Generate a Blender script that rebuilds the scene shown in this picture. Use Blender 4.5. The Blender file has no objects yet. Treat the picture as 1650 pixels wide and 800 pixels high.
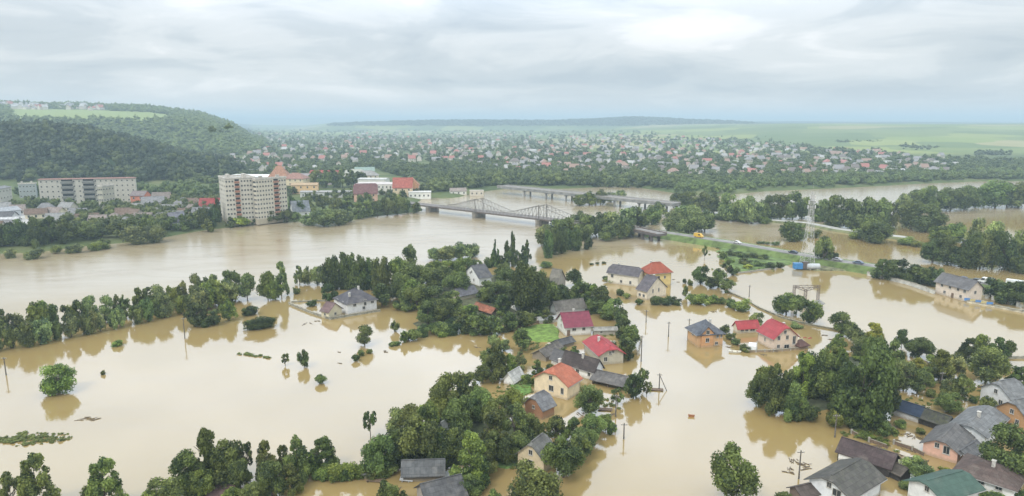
import bpy, math, random
import numpy as np
from mathutils import Vector, Matrix
random.seed(7)
R = math.radians
S = bpy.context.scene
COL = S.collection
# ------------------------------------------------------------------ camera
F, CX, CY, PITCH, HC = 1100.0, 825.0, 400.0, R(10.56), 65.0
cam = bpy.data.cameras.new('camera'); cam.lens = 24; cam.sensor_width = 36
cam.clip_start = 1; cam.clip_end = 60000
co = bpy.data.objects.new('camera', cam); COL.objects.link(co)
co.location = (0, 0, HC); co.rotation_euler = (math.pi/2 - PITCH, 0, 0)
S.camera = co
FW = Vector((0, math.cos(PITCH), -math.sin(PITCH))); UP = Vector((0, math.sin(PITCH), math.cos(PITCH)))
# ------------------------------------------------------------------ world
S.view_settings.view_transform = 'Standard'; S.view_settings.look = 'None'
S.view_settings.exposure = 0.45; S.view_settings.gamma = 1
SUN_EL, SUN_AZ = R(48), R(215)
w = bpy.data.worlds.new('World'); S.world = w; w.use_nodes = True
nt = w.node_tree; nt.nodes.clear(); N = nt.nodes.new; L = nt.links.new
def math_n(nt, op, a, b=None, c=None, clamp=False):
    n = nt.nodes.new('ShaderNodeMath'); n.operation = op; n.use_clamp = clamp
    for i, v in enumerate((a, b, c)):
        if v is None: continue
        if isinstance(v, (int, float)): n.inputs[i].default_value = v
        else: nt.links.new(v, n.inputs[i])
    return n.outputs[0]
def ramp(nt, fac, stops, interp='LINEAR'):
    n = nt.nodes.new('ShaderNodeValToRGB'); cr = n.color_ramp; cr.interpolation = interp
    while len(cr.elements) < len(stops): cr.elements.new(0.5)
    for e, (p, c) in zip(cr.elements, stops):
        e.position = p; e.color = (*c, 1) if len(c) == 3 else c
    nt.links.new(fac, n.inputs[0]); return n.outputs[0]
def mix(nt, fac, a, b, mode='MIX'):
    n = nt.nodes.new('ShaderNodeMix'); n.data_type = 'RGBA'; n.blend_type = mode
    for i, v in ((0, fac), (6, a), (7, b)):
        if isinstance(v, (int, float)): n.inputs[i].default_value = v
        elif isinstance(v, tuple): n.inputs[i].default_value = (*v, 1)
        else: nt.links.new(v, n.inputs[i])
    return n.outputs[2]
tc = N('ShaderNodeTexCoord'); sep = N('ShaderNodeSeparateXYZ'); L(tc.outputs['Generated'], sep.inputs[0])
X, Y, Z = sep.outputs
sky = N('ShaderNodeTexSky'); sky.sky_type = 'NISHITA'; sky.sun_disc = False
sky.sun_elevation = SUN_EL; sky.sun_rotation = SUN_AZ; sky.air_density = 1.5; sky.dust_density = 3
az = math_n(nt, 'ARCTAN2', X, Y); el = math_n(nt, 'ARCSINE', Z)
zc = math_n(nt, 'MAXIMUM', Z, 0.0)
zp = math_n(nt, 'ADD', zc, 0.10)
comb = N('ShaderNodeCombineXYZ')
L(math_n(nt, 'DIVIDE', X, zp), comb.inputs[0]); L(math_n(nt, 'DIVIDE', Y, zp), comb.inputs[1])
def noise(nt, vec, scale, detail=4, rough=0.5, dist=0.0, lac=2.0):
    n = nt.nodes.new('ShaderNodeTexNoise'); n.inputs['Scale'].default_value = scale
    n.inputs['Detail'].default_value = detail; n.inputs['Roughness'].default_value = rough
    n.inputs['Distortion'].default_value = dist; n.inputs['Lacunarity'].default_value = lac
    if vec is not None: nt.links.new(vec, n.inputs['Vector'])
    return n
n1 = noise(nt, comb.outputs[0], 0.55, 6, 0.5, 0.6).outputs['Fac']
comb2 = N('ShaderNodeCombineXYZ'); L(math_n(nt, 'MULTIPLY', az, 3.0), comb2.inputs[0]); L(math_n(nt, 'MULTIPLY', el, 11.0), comb2.inputs[1])
n2 = noise(nt, comb2.outputs[0], 1.7, 7, 0.56, 0.7).outputs['Fac']
cl = math_n(nt, 'ADD', math_n(nt, 'MULTIPLY', n1, 0.45), math_n(nt, 'MULTIPLY', n2, 0.55))
def blob(a0, e0, sa, se, amp):           # a broad patch round one direction
    da = math_n(nt, 'DIVIDE', math_n(nt, 'SUBTRACT', az, R(a0)), R(sa)); de = math_n(nt, 'DIVIDE', math_n(nt, 'SUBTRACT', el, R(e0)), R(se))
    s = math_n(nt, 'ADD', math_n(nt, 'MULTIPLY', da, da), math_n(nt, 'MULTIPLY', de, de))
    return math_n(nt, 'MULTIPLY', math_n(nt, 'POWER', 2.718, math_n(nt, 'MULTIPLY', s, -1)), amp)
for b in ((12.5, 7.3, 6, 1.5, 0.20), (-24, 8.5, 6, 2.0, 0.12), (20, 6.0, 10, 1.6, .10), (3, 3.4, 9, 1.0, -.11), (24, 2.6, 10, 1.0, -.07), (33, 7, 6, 2.5, -.07), (-2, 8.8, 4, 1.5, -.07), (-8, 2.3, 14, .6, .06),
          (-30, 5.0, 7, 1.2, -.05)):
    cl = math_n(nt, 'ADD', cl, blob(*b))
ccol = ramp(nt, cl, [(0.36, (0.42, 0.47, 0.505)), (0.46, (0.50, 0.54, 0.56)), (0.55, (0.605, 0.63, 0.635)), (0.66, (0.74, 0.745, 0.74)), (0.80, (0.90, 0.89, 0.87))], 'EASE')
# overcast sky is brighter towards the zenith
hz = ramp(nt, Z, [(0.0, (1, 1, 1)), (1.0, (0, 0, 0))])
gain = N('ShaderNodeMapRange'); gain.interpolation_type = 'SMOOTHSTEP'
L(Z, gain.inputs['Value']); gain.inputs['From Min'].default_value = 0.10; gain.inputs['From Max'].default_value = 0.40
gain.inputs['To Min'].default_value = 1.0; gain.inputs['To Max'].default_value = 2.25
low = N('ShaderNodeMapRange'); L(Z, low.inputs['Value']); low.inputs['From Min'].default_value = 0.0; low.inputs['From Max'].default_value = 0.05
low.inputs['To Min'].default_value = 0.75; low.inputs['To Max'].default_value = 0.0
c1 = mix(nt, low.outputs[0], ccol, (0.65, 0.64, 0.625))
c1 = mix(nt, blob(0, 22, 60, 11, 1.0), c1, mix(nt, 1.0, c1, (1.42, 1.56, 1.85), 'MULTIPLY'))  # bright bluish sky patch added above the view to whiten the water reflections
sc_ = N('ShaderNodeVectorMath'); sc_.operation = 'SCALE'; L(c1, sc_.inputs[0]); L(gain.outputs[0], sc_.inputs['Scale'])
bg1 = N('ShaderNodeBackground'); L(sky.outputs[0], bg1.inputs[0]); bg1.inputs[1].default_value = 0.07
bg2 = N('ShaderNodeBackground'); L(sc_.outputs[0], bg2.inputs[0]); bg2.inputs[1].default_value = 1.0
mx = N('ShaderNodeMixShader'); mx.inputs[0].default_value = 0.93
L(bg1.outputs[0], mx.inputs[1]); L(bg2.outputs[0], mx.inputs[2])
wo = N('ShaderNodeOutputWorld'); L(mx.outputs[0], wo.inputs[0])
sl = bpy.data.lights.new('sun', 'SUN'); sl.energy = 1.3; sl.angle = R(16); sl.color = (1, 0.95, 0.87)
so = bpy.data.objects.new('sun', sl); COL.objects.link(so)
# sun behind the camera to the left: azimuth measured like the sky texture
so.rotation_euler = (math.pi/2 - SUN_EL, 0, math.pi - SUN_AZ)
S.cycles.max_bounces = 6; S.cycles.diffuse_bounces = 2; S.cycles.glossy_bounces = 2; S.cycles.transparent_max_bounces = 4
S.cycles.volume_bounces = 0; S.cycles.use_denoising = True

# ------------------------------------------------------------------ helpers
def ray(px, py):
    return Vector(((px-CX)/F, 0, 0)) + FW + UP*((CY-py)/F)
def at(px, py, z=0.0):
    d = ray(px, py); t = (HC - z)/(-d.z)
    return Vector((d.x*t, d.y*t, z))
def proj(p):
    q = Vector(p) - Vector((0, 0, HC)); dp = q.dot(FW)
    return CX + F*q.x/dp, CY - F*q.dot(UP)/dp
def scale_at(p):                       # pixels per metre there
    return F/((Vector(p) - Vector((0, 0, HC))).dot(FW))
def height(p, py):                     # height above p whose image row is py
    k = (CY - py)/F; y, z0 = p.y, p.z
    # (q.UP)=k*(q.FW)
    s, c = math.sin(PITCH), math.cos(PITCH)
    zz = (y*(k*c - s))/(c + k*s)       # relative to the camera
    return max(0.3, zz + HC - z0)

class MB:
    def __init__(s): s.v = []; s.f = []; s.m = []; s.mi = 0
    def poly(s, pts):
        b = len(s.v); s.v += [tuple(p) for p in pts]; s.f.append(tuple(range(b, b+len(pts)))); s.m.append(s.mi)
    def box(s, c, d, rz=0.0):
        x, y, z = d[0]/2, d[1]/2, d[2]/2; ca, sa = math.cos(rz), math.sin(rz); b = len(s.v)
        for sx, sy, sz in ((-1,-1,-1),(1,-1,-1),(1,1,-1),(-1,1,-1),(-1,-1,1),(1,-1,1),(1,1,1),(-1,1,1)):
            X, Y = sx*x, sy*y; s.v.append((c[0]+X*ca-Y*sa, c[1]+X*sa+Y*ca, c[2]+sz*z))
        for q in ((3,2,1,0),(4,5,6,7),(0,1,5,4),(1,2,6,5),(2,3,7,6),(3,0,4,7)): s.f.append(tuple(b+i for i in q)); s.m.append(s.mi)
        return s
    def tube(s, p, q, r0, r1=None, n=6, caps=True):
        r1 = r0 if r1 is None else r1; p = Vector(p); q = Vector(q); d = (q-p)
        if d.length < 1e-6: return s
        d.normalize(); a = d.orthogonal().normalized(); c = d.cross(a); b = len(s.v)
        for P, r in ((p, r0), (q, r1)):
            for i in range(n):
                t = 2*math.pi*i/n; s.v.append(tuple(P + a*(r*math.cos(t)) + c*(r*math.sin(t))))
        for i in range(n):
            j = (i+1) % n; s.f.append((b+i, b+j, b+n+j, b+n+i)); s.m.append(s.mi)
        if caps:
            s.f.append(tuple(b+i for i in reversed(range(n)))); s.f.append(tuple(b+n+i for i in range(n))); s.m += [s.mi]*2
        return s
    def prism(s, prof, y0, y1):        # profile in x,z extruded along y
        n = len(prof); b = len(s.v)
        for y in (y0, y1):
            for (x, z) in prof: s.v.append((x, y, z))
        for i in range(n):
            j = (i+1) % n; s.f.append((b+i, b+j, b+n+j, b+n+i)); s.m.append(s.mi)
        s.f.append(tuple(b+i for i in reversed(range(n)))); s.f.append(tuple(b+n+i for i in range(n))); s.m += [s.mi]*2
        return s
    def mesh(s, name):
        m = bpy.data.meshes.new(name); m.from_pydata(s.v, [], s.f); m.update()
        if len(set(s.m)) > 1: m.polygons.foreach_set('material_index', s.m)
        return m
    def build(s, name, mat, parent=None, smooth=False):
        return link(name, s.mesh(name), mat, parent, smooth)
def link(name, me, mat=None, parent=None, smooth=False):
    if mat is not None and not me.materials:
        for m_ in (mat if isinstance(mat, (list, tuple)) else [mat]): me.materials.append(m_)
    if smooth: me.shade_smooth()
    o = bpy.data.objects.new(name, me); COL.objects.link(o)
    if parent is not None: o.parent = parent
    return o
def thing(name, label, cat, loc=(0, 0, 0), rz=0.0, group=None):
    o = bpy.data.objects.new(name, None); COL.objects.link(o); o.empty_display_size = 0.5
    o.location = loc; o.rotation_euler = (0, 0, rz); o['label'] = label; o['category'] = cat
    if group: o['group'] = group
    return o
def tag(o, label=None, cat=None, group=None, kind=None):
    if label: o['label'] = label
    if cat: o['category'] = cat
    if group: o['group'] = group
    if kind: o['kind'] = kind
    return o

# ------------------------------------------------------------------ materials
MATS = {}
def newmat(name):
    m = bpy.data.materials.new(name); m.use_nodes = True; n = m.node_tree
    b = n.nodes['Principled BSDF']; return m, n, b
def objvec(n, kind='Object'):
    t = n.nodes.new('ShaderNodeTexCoord'); return t.outputs[kind]
def bump(n, b, h, strength, dist=0.1):
    k = n.nodes.new('ShaderNodeBump'); k.inputs['Strength'].default_value = strength; k.inputs['Distance'].default_value = dist
    n.links.new(h, k.inputs['Height']); n.links.new(k.outputs[0], b.inputs['Normal'])
def plain(col, rough=0.7, var=0.15, scale=1.5, metal=0, name='surface'):
    key = ('p', col, rough, var, scale, metal)
    if key in MATS: return MATS[key]
    m, n, b = newmat(name)
    f = noise(n, objvec(n), scale, 5, 0.6).outputs['Fac']
    c0 = tuple(max(0, c*(1-var*1.6)) for c in col); c1 = tuple(min(1, c*(1+var)) for c in col)
    n.links.new(ramp(n, f, [(0.32, c0), (0.62, c1)]), b.inputs['Base Color'])
    b.inputs['Roughness'].default_value = rough; b.inputs['Metallic'].default_value = metal
    MATS[key] = m; return m
def wall_mat(col, brick=False):
    key = ('w', col, brick)
    if key in MATS: return MATS[key]
    m, n, b = newmat('plaster'); v = objvec(n)
    f = noise(n, v, 0.9, 6, 0.65).outputs['Fac']
    c = ramp(n, f, [(0.3, tuple(x*0.88 for x in col)), (0.62, tuple(min(.86, x*1.12) for x in col))])
    if brick:
        br = n.nodes.new('ShaderNodeTexBrick'); br.inputs['Scale'].default_value = 3.2
        mp = n.nodes.new('ShaderNodeMapping'); mp.inputs['Rotation'].default_value = (R(90), 0, 0)
        n.links.new(v, mp.inputs[0]); n.links.new(mp.outputs[0], br.inputs['Vector'])
        br.inputs['Color1'].default_value = (*[x*0.8 for x in col], 1); br.inputs['Color2'].default_value = (*[min(1, x*1.15) for x in col], 1)
        br.inputs['Mortar'].default_value = (.45, .36, .26, 1); c = mix(n, 0.55, c, br.outputs[0])
    # flood mud splashed on the lowest wall band
    sp = n.nodes.new('ShaderNodeSeparateXYZ'); n.links.new(v, sp.inputs[0])
    h = math_n(n, 'ADD', sp.outputs[2], math_n(n, 'MULTIPLY', math_n(n, 'SUBTRACT', noise(n, v, 1.6, 4).outputs['Fac'], 0.5), 1.2))
    d = n.nodes.new('ShaderNodeMapRange'); n.links.new(h, d.inputs[0]); d.inputs[1].default_value = 0.2; d.inputs[2].default_value = 0.8; d.inputs[3].default_value = 0.55; d.inputs[4].default_value = 0
    c = mix(n, d.outputs[0], c, (0.30, 0.24, 0.15))
    n.links.new(c, b.inputs['Base Color']); b.inputs['Roughness'].default_value = 0.85
    MATS[key] = m; return m
def roof_mat(col, rough=0.6, ribs=5.0, wear=0.2, moss=0.0):
    key = ('r', col, rough, ribs, wear, moss)
    if key in MATS: return MATS[key]
    m, n, b = newmat('roofing'); v = objvec(n); col = tuple(x*.80 for x in col); rough = min(.85, rough+.15); wear = wear*1.5
    f = noise(n, v, 0.8, 6, 0.7).outputs['Fac']
    c = ramp(n, f, [(0.3, tuple(x*(1-wear) for x in col)), (0.66, tuple(min(1, x*(1+wear)) for x in col))])
    wv = n.nodes.new('ShaderNodeTexWave'); wv.bands_direction = 'X'; wv.inputs['Scale'].default_value = ribs/3.0; wv.inputs['Distortion'].default_value = 0.3
    n.links.new(v, wv.inputs[0])
    c = mix(n, math_n(n, 'MULTIPLY', wv.outputs['Fac'], 0.22), c, tuple(x*0.45 for x in col))
    sp = n.nodes.new('ShaderNodeMapping'); sp.inputs['Scale'].default_value = (0.5, 0.5, 2.5); n.links.new(v, sp.inputs[0])
    bk = n.nodes.new('ShaderNodeTexBrick'); bk.inputs['Scale'].default_value = 1.0; bk.inputs['Brick Width'].default_value = 1.05; bk.inputs['Row Height'].default_value = .85; bk.inputs['Mortar Size'].default_value = .035
    bk.inputs['Color1'].default_value = (.62,.62,.62,1); bk.inputs['Color2'].default_value = (1.3,1.3,1.3,1); bk.inputs['Mortar'].default_value = (.45,.45,.45,1); n.links.new(v, bk.inputs['Vector'])
    c = mix(n, .38 if wear < .2 else .6, c, mix(n, 1.0, c, bk.outputs[0], 'MULTIPLY'))
    f2 = noise(n, v, .35, 5, .7, .6).outputs['Fac']; c = mix(n, ramp(n, f2, [(.52, (0,)*3), (.68, (.35 if wear > .2 else .18,)*3)]), c, (.22,.20,.17))
    vo = n.nodes.new('ShaderNodeTexVoronoi'); vo.inputs['Scale'].default_value = 1.0; n.links.new(sp.outputs[0], vo.inputs[0])
    c = mix(n, math_n(n, 'MULTIPLY', vo.outputs['Distance'], 0.18), c, tuple(min(1, x*1.5+.02) for x in col))
    if moss: c = mix(n, ramp(n, noise(n, v, 1.3, 5, .7).outputs['Fac'], [(.5, (0,)*3), (.62, (moss,)*3)]), c, (0.10, 0.11, 0.05))
    n.links.new(c, b.inputs['Base Color']); b.inputs['Roughness'].default_value = rough; b.inputs['Specular IOR Level'].default_value = 0.22
    bump(n, b, wv.outputs['Fac'], 0.5, 0.06); MATS[key] = m; return m
def leaf_mat(name, dark, light):
    m, n, b = newmat(name)
    a = n.nodes.new('ShaderNodeAttribute'); a.attribute_name = 'tone'
    oi = n.nodes.new('ShaderNodeObjectInfo')
    c = ramp(n, a.outputs['Fac'], [(0.0, dark), (1.0, light)])
    c = mix(n, 1.0, c, oi.outputs['Color'], 'MULTIPLY')
    hs = n.nodes.new('ShaderNodeHueSaturation'); n.links.new(c, hs.inputs['Color'])
    n.links.new(math_n(n, 'ADD', math_n(n, 'MULTIPLY', oi.outputs['Random'], 0.03), 0.485), hs.inputs['Hue'])
    n.links.new(math_n(n, 'ADD', math_n(n, 'MULTIPLY', oi.outputs['Random'], 0.35), 0.85), hs.inputs['Value'])
    n.links.new(hs.outputs[0], b.inputs['Base Color']); b.inputs['Roughness'].default_value = 0.6
    b.inputs['Specular IOR Level'].default_value = 0.3
    tr = n.nodes.new('ShaderNodeBsdfTranslucent'); n.links.new(hs.outputs[0], tr.inputs[0])
    ms = n.nodes.new('ShaderNodeMixShader'); ms.inputs[0].default_value = 0.22
    n.links.new(b.outputs[0], ms.inputs[1]); n.links.new(tr.outputs[0], ms.inputs[2])
    n.links.new(ms.outputs[0], n.nodes['Material Output'].inputs[0]); return m
LEAF = leaf_mat('foliage', (0.026, 0.047, 0.018), (0.20, 0.245, 0.062))
BARK = plain((0.10, 0.08, 0.06), 0.9, 0.3, 6, name='bark')
GLASS = plain((0.03, 0.035, 0.04), 0.15, 0.3, 2, name='window_glass')
FRAME = plain((0.50, 0.48, 0.44), 0.5, 0.1, name='window_frame')
DARK = plain((0.035, 0.03, 0.027), 0.8, 0.3, name='dark_timber')
WOOD = plain((0.16, 0.11, 0.075), 0.85, 0.3, 3, name='weathered_timber')
CONC = plain((0.36, 0.34, 0.30), 0.85, 0.2, 0.6, name='concrete')
PALE = plain((0.50, 0.49, 0.48), 0.5, 0.12, 1.0, name='galvanised_steel')
BRSTEEL = plain((0.15, 0.135, 0.12), 0.6, 0.25, 1.0, name='bridge_steel')
STEEL = plain((0.30, 0.28, 0.26), 0.5, 0.2, 1.0, name='painted_steel')
RUST = plain((0.15, 0.11, 0.09), 0.7, 0.35, 2.0, name='rusted_steel')
POLE = plain((0.13, 0.115, 0.10), 0.85, 0.3, 3, name='pole_timber')
TYRE = plain((0.02, 0.02, 0.02), 0.8, 0.2, name='tyre_rubber')
ASPH = plain((0.22, 0.21, 0.20), 0.9, 0.2, 0.2, name='road_surface')

# ------------------------------------------------------------------ terrain
shore = [(-900,470),(-300,432),(0,410),(60,408),(150,396),(235,390),(290,379),(330,372),(400,364),(480,357),(560,358),(600,350),(650,345),(686,340),(676,326),(690,318),(712,321),(745,318),(765,311),(830,303),(900,305),(950,303),(1010,300),(1080,311),(1150,318),(1230,309),(1350,304),(1500,296),(1580,293),(1700,292),(2100,290),(3200,288)]
POLY = np.array([at(*p).xy[:] for p in shore] + [(26000, 3000), (26000, 40000), (-26000, 40000), (-26000, 200)])
def sdist(x, y):
    d = np.full(x.shape, 1e9); ins = np.zeros(x.shape, bool); n = len(POLY)
    for i in range(n):
        ax, ay = POLY[i]; bx, by = POLY[(i+1) % n]; ex, ey = bx-ax, by-ay
        t = np.clip(((x-ax)*ex + (y-ay)*ey)/(ex*ex+ey*ey), 0, 1)
        d = np.minimum(d, np.hypot(x-ax-t*ex, y-ay-t*ey))
        c = ((ay > y) != (by > y)); xi = ax + (y-ay)/(by-ay if by != ay else 1e-9)*ex
        ins ^= c & (x < xi)
    return np.where(ins, d, -d)
def ss(t): t = np.clip(t, 0, 1); return t*t*(3-2*t)
def wob(x, y, s):
    return (np.sin(x/s+1.3)*np.cos(y/s*1.1+.4) + .5*np.sin(x/s*2.3+y/s*1.7) + .3*np.cos(x/s*4.1-y/s*3.3))/1.8
def hill_near(x, y):
    H = np.interp(x*800/np.maximum(y, 500), [-900,-640,-600,-540,-484,-425,-367,-331,-310], [45,46,47,47,41,23,9,3,0])
    return H*ss((y-655)/150)*(1-.8*ss((y-900)/350))
def hill_back(x, y):
    k = np.interp(x*1900/np.maximum(y, 900), [-2500,-1425,-1166,-993,-855,-769,-715,-650], [1.0,1.0,.96,.90,.74,.46,.12,0])
    p = np.interp(y, [1120,1380,1650,1900,2300,4000], [0,.64,.80,1.0,1.0,.6])
    return 104*k*p
def Hh(x, y):
    x = np.asarray(x, float); y = np.asarray(y, float); d = sdist(x, y)
    h = -2 + 4.2*ss((d+7)/18) + 2.0*ss((d-20)/250)
    land = ss((d-5)/40)
    h = h + land*np.maximum(hill_near(x, y), hill_back(x, y))
    h = h + land*44*ss((y-1000)/1900)*ss((x-50)/1300)
    h = h + land*12*ss((y-2000)/3000)*(wob(x, y, 900)+.1)
    rx = np.interp(x*4500/np.maximum(y, 3000), [-1350,-1150,-1000,0,800,1150,1700,3200], [0,.78,.9,1,.95,.35,.0,0])
    h = h + 50*rx*ss((y-4150)/350)*(1-.5*ss((y-6500)/2000))
    h = h + 60*ss((y-10500)/3000)*ss((-x-1200)/3000) + 50*ss((y-11500)/3000)
    return h + land*wob(x, y, 60)*.35
_HG = {}
def H1(x, y):
    k = (round(x*.5), round(y*.5))
    if k not in _HG: _HG[k] = float(Hh(np.array([x]), np.array([y]))[0])
    return _HG[k]
def gat_many(P):
    P = np.asarray(P, float); z = np.zeros(len(P)); dx = (P[:, 0]-CX)/F; v_ = (CY-P[:, 1])/F
    dy = FW.y + UP.y*v_; dz = FW.z + UP.z*v_
    for _ in range(4): t = (HC-z)/(-dz); x = dx*t; y = dy*t; z = np.maximum(0, Hh(x, y))
    t = (HC-z)/(-dz); return dx*t, dy*t, z, sdist(dx*t, dy*t)
def gat(px, py):
    z = 0.0
    for _ in range(4):
        p = at(px, py, z)
        if p.y > 20000: break
        z = max(0.0, H1(p.x, p.y))
    return at(px, py, z)
NX, NY = 300, 330
ys = np.concatenate([np.linspace(-300, 240, 8), np.geomspace(260, 24000, NY-8)])
us = np.linspace(-1, 1, NX)
GX = us[None, :]*(ys.clip(0)[:, None]*1.05+420); GY = np.repeat(ys[:, None], NX, 1)
GZ = Hh(GX.ravel(), GY.ravel()).reshape(GX.shape)
verts = np.stack([GX, GY, GZ], -1).reshape(-1, 3)
idx = np.arange(NX*NY).reshape(NY, NX)
faces = np.stack([idx[:-1, :-1], idx[:-1, 1:], idx[1:, 1:], idx[1:, :-1]], -1).reshape(-1, 4)
def np_mesh(name, v, f, k, tone=None, mi=None):
    m = bpy.data.meshes.new(name); m.vertices.add(len(v)); m.vertices.foreach_set('co', v.astype(np.float32).ravel())
    m.loops.add(f.size); m.loops.foreach_set('vertex_index', f.astype(np.int32).ravel())
    m.polygons.add(len(f)); m.polygons.foreach_set('loop_start', np.arange(0, f.size, k, dtype=np.int32))
    if mi is not None: m.polygons.foreach_set('material_index', mi.astype(np.int32))
    if tone is not None:
        a = m.attributes.new('tone', 'FLOAT', 'FACE'); a.data.foreach_set('value', tone.astype(np.float32))
    m.update(calc_edges=True); return m
gm = np_mesh('ground', verts, faces, 4)
gx, gy = verts[:, 0], verts[:, 1]
hb, hn = hill_back(gx, gy), hill_near(gx, gy)
field_px = CX + F*gx/np.maximum(gy, 1)
wood = ss((hn-4)/6)
wood = np.maximum(wood, ss((hb-6)/8)*(1 - ((hb > 62) & (gy > 1370) & (gy < 1800) & (field_px > 30) & (field_px < 285))))
wood = np.maximum(wood, ss((gy-4150)/150)*ss((GZ.ravel()-35)/15)*(gy < 7000))
fields = ss((gx-150-(gy-1000)*-.10)/150)*ss((gy-1180)/150)
fields = np.maximum(fields, ((hb > 60) & (gy > 1370) & (gy < 1720) & (field_px > 40) & (field_px < 280)).astype(float))
fields = np.maximum(fields, ss((gy-2600)/800))*(1-wood)
mead = ((hb > 60) & (gy > 1330) & (gy < 1760) & (field_px > 35) & (field_px < 280)).astype(float)
for nm, arr in (('wood', wood), ('fields', fields), ('meadow', mead)):
    a = gm.attributes.new(nm, 'FLOAT', 'POINT'); a.data.foreach_set('value', arr.astype(np.float32))
m, n, b = newmat('land')
def attr(n, nm):
    a = n.nodes.new('ShaderNodeAttribute'); a.attribute_name = nm; return a.outputs['Fac']
v = objvec(n)
grass = ramp(n, noise(n, v, 0.03, 6, .65).outputs['Fac'], [(.3, (.06, .085, .035)), (.5, (.10, .13, .05)), (.7, (.17, .17, .08))])
mp = n.nodes.new('ShaderNodeMapping'); mp.inputs['Rotation'].default_value = (0, 0, R(24)); mp.inputs['Scale'].default_value = (0.0042, 0.0040, 0.001); n.links.new(v, mp.inputs[0])
vo = n.nodes.new('ShaderNodeTexVoronoi'); vo.inputs['Scale'].default_value = 1; vo.distance = 'CHEBYCHEV'; n.links.new(mp.outputs[0], vo.inputs[0])
sepc = n.nodes.new('ShaderNodeSeparateColor'); n.links.new(vo.outputs['Color'], sepc.inputs[0])
fcol = ramp(n, sepc.outputs[0], [(0, (.11, .155, .055)), (.25, (.17, .21, .07)), (.4, (.22, .27, .07)), (.55, (.135, .175, .06)), (.7, (.27, .30, .09)), (.88, (.36, .31, .16))], 'CONSTANT')
fcol = mix(n, .3, fcol, ramp(n, noise(n, v, 0.008, 6, .6).outputs['Fac'], [(.3, (.09, .15, .05)), (.7, (.24, .27, .12))]))
wcol = ramp(n, noise(n, v, 0.02, 6, .7).outputs['Fac'], [(.3, (.018, .035, .015)), (.7, (.045, .075, .025))])
c = mix(n, attr(n, 'fields'), grass, fcol); c = mix(n, attr(n, 'wood'), c, wcol); c = mix(n, attr(n, 'meadow'), c, (.22, .27, .10))
n.links.new(c, b.inputs['Base Color']); b.inputs['Roughness'].default_value = 1; b.inputs['Specular IOR Level'].default_value = 0.1
o = link('ground', gm, m); tag(o, kind='structure'); gm.shade_smooth()

# ------------------------------------------------------------------ flood water
m, n, b = newmat('muddy_water'); v = objvec(n)
big = noise(n, v, 0.010, 5, .55, .5).outputs['Fac']
c = ramp(n, big, [(.3, (.285, .203, .078)), (.55, (.31, .226, .092)), (.75, (.33, .248, .115))])
mp = n.nodes.new('ShaderNodeMapping'); mp.inputs['Rotation'].default_value = (0, 0, R(-25)); mp.inputs['Scale'].default_value = (0.02, 0.06, 1); n.links.new(v, mp.inputs[0])
st = noise(n, mp.outputs[0], 1.0, 6, .65, 1.2).outputs['Fac']
sx = n.nodes.new('ShaderNodeSeparateXYZ'); n.links.new(v, sx.inputs[0])
# the river proper: faster, rougher water beyond the tree belt
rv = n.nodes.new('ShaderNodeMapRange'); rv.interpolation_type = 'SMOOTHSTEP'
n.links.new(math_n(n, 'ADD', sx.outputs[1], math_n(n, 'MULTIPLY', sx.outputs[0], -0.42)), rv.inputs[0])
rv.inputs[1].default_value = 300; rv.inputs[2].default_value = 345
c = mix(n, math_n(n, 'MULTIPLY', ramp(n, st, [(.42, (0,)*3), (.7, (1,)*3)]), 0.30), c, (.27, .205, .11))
c = mix(n, math_n(n, 'MULTIPLY', rv.outputs[0], .85), c, ramp(n, st, [(.30, (.29,.225,.13)), (.5, (.35,.29,.195)), (.75, (.39,.335,.245))]))  # paler river silt, lightened further in place of low-angle sky reflection
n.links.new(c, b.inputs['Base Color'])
b.inputs['IOR'].default_value = 1.85
rr = math_n(n, 'ADD', 0.07, math_n(n, 'MULTIPLY', rv.outputs[0], 0.12)); n.links.new(rr, b.inputs['Roughness'])
w1 = noise(n, v, 0.5, 3, .5).outputs['Fac']; w2 = noise(n, v, 0.09, 5, .6, .8).outputs['Fac']
hgt = math_n(n, 'ADD', math_n(n, 'MULTIPLY', w1, 0.03), math_n(n, 'MULTIPLY', w2, 0.10))
hgt = math_n(n, 'ADD', hgt, math_n(n, 'MULTIPLY', math_n(n, 'MULTIPLY', st, rv.outputs[0]), 0.55))
bump(n, b, hgt, 0.35, 1.0)
mb = MB(); 
for i in range(10):
    for j in range(6):
        x0, x1 = -2600+i*520, -2600+(i+1)*520; y0, y1 = -320+j*320, -320+(j+1)*320
        mb.poly([(x0, y0, 0), (x1, y0, 0), (x1, y1, 0), (x0, y1, 0)])
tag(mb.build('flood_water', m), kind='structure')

# ------------------------------------------------------------------ haze
hx = MB().box((0, 11300, 73), (52000, 25000, 152))
m = bpy.data.materials.new('haze_air'); m.use_nodes = True; n = m.node_tree; n.nodes.clear()
pv = n.nodes.new('ShaderNodeVolumePrincipled'); pv.inputs['Density'].default_value = 0.00026
pv.inputs['Color'].default_value = (0.64, 0.825, 0.945, 1); pv.inputs['Anisotropy'].default_value = 0.0
ou = n.nodes.new('ShaderNodeOutputMaterial'); n.links.new(pv.outputs[0], ou.inputs['Volume'])
HZ = hx.build('haze', m); tag(HZ, kind='stuff'); HZ['label'] = 'pale blue haze in the air over the valley'

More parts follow.
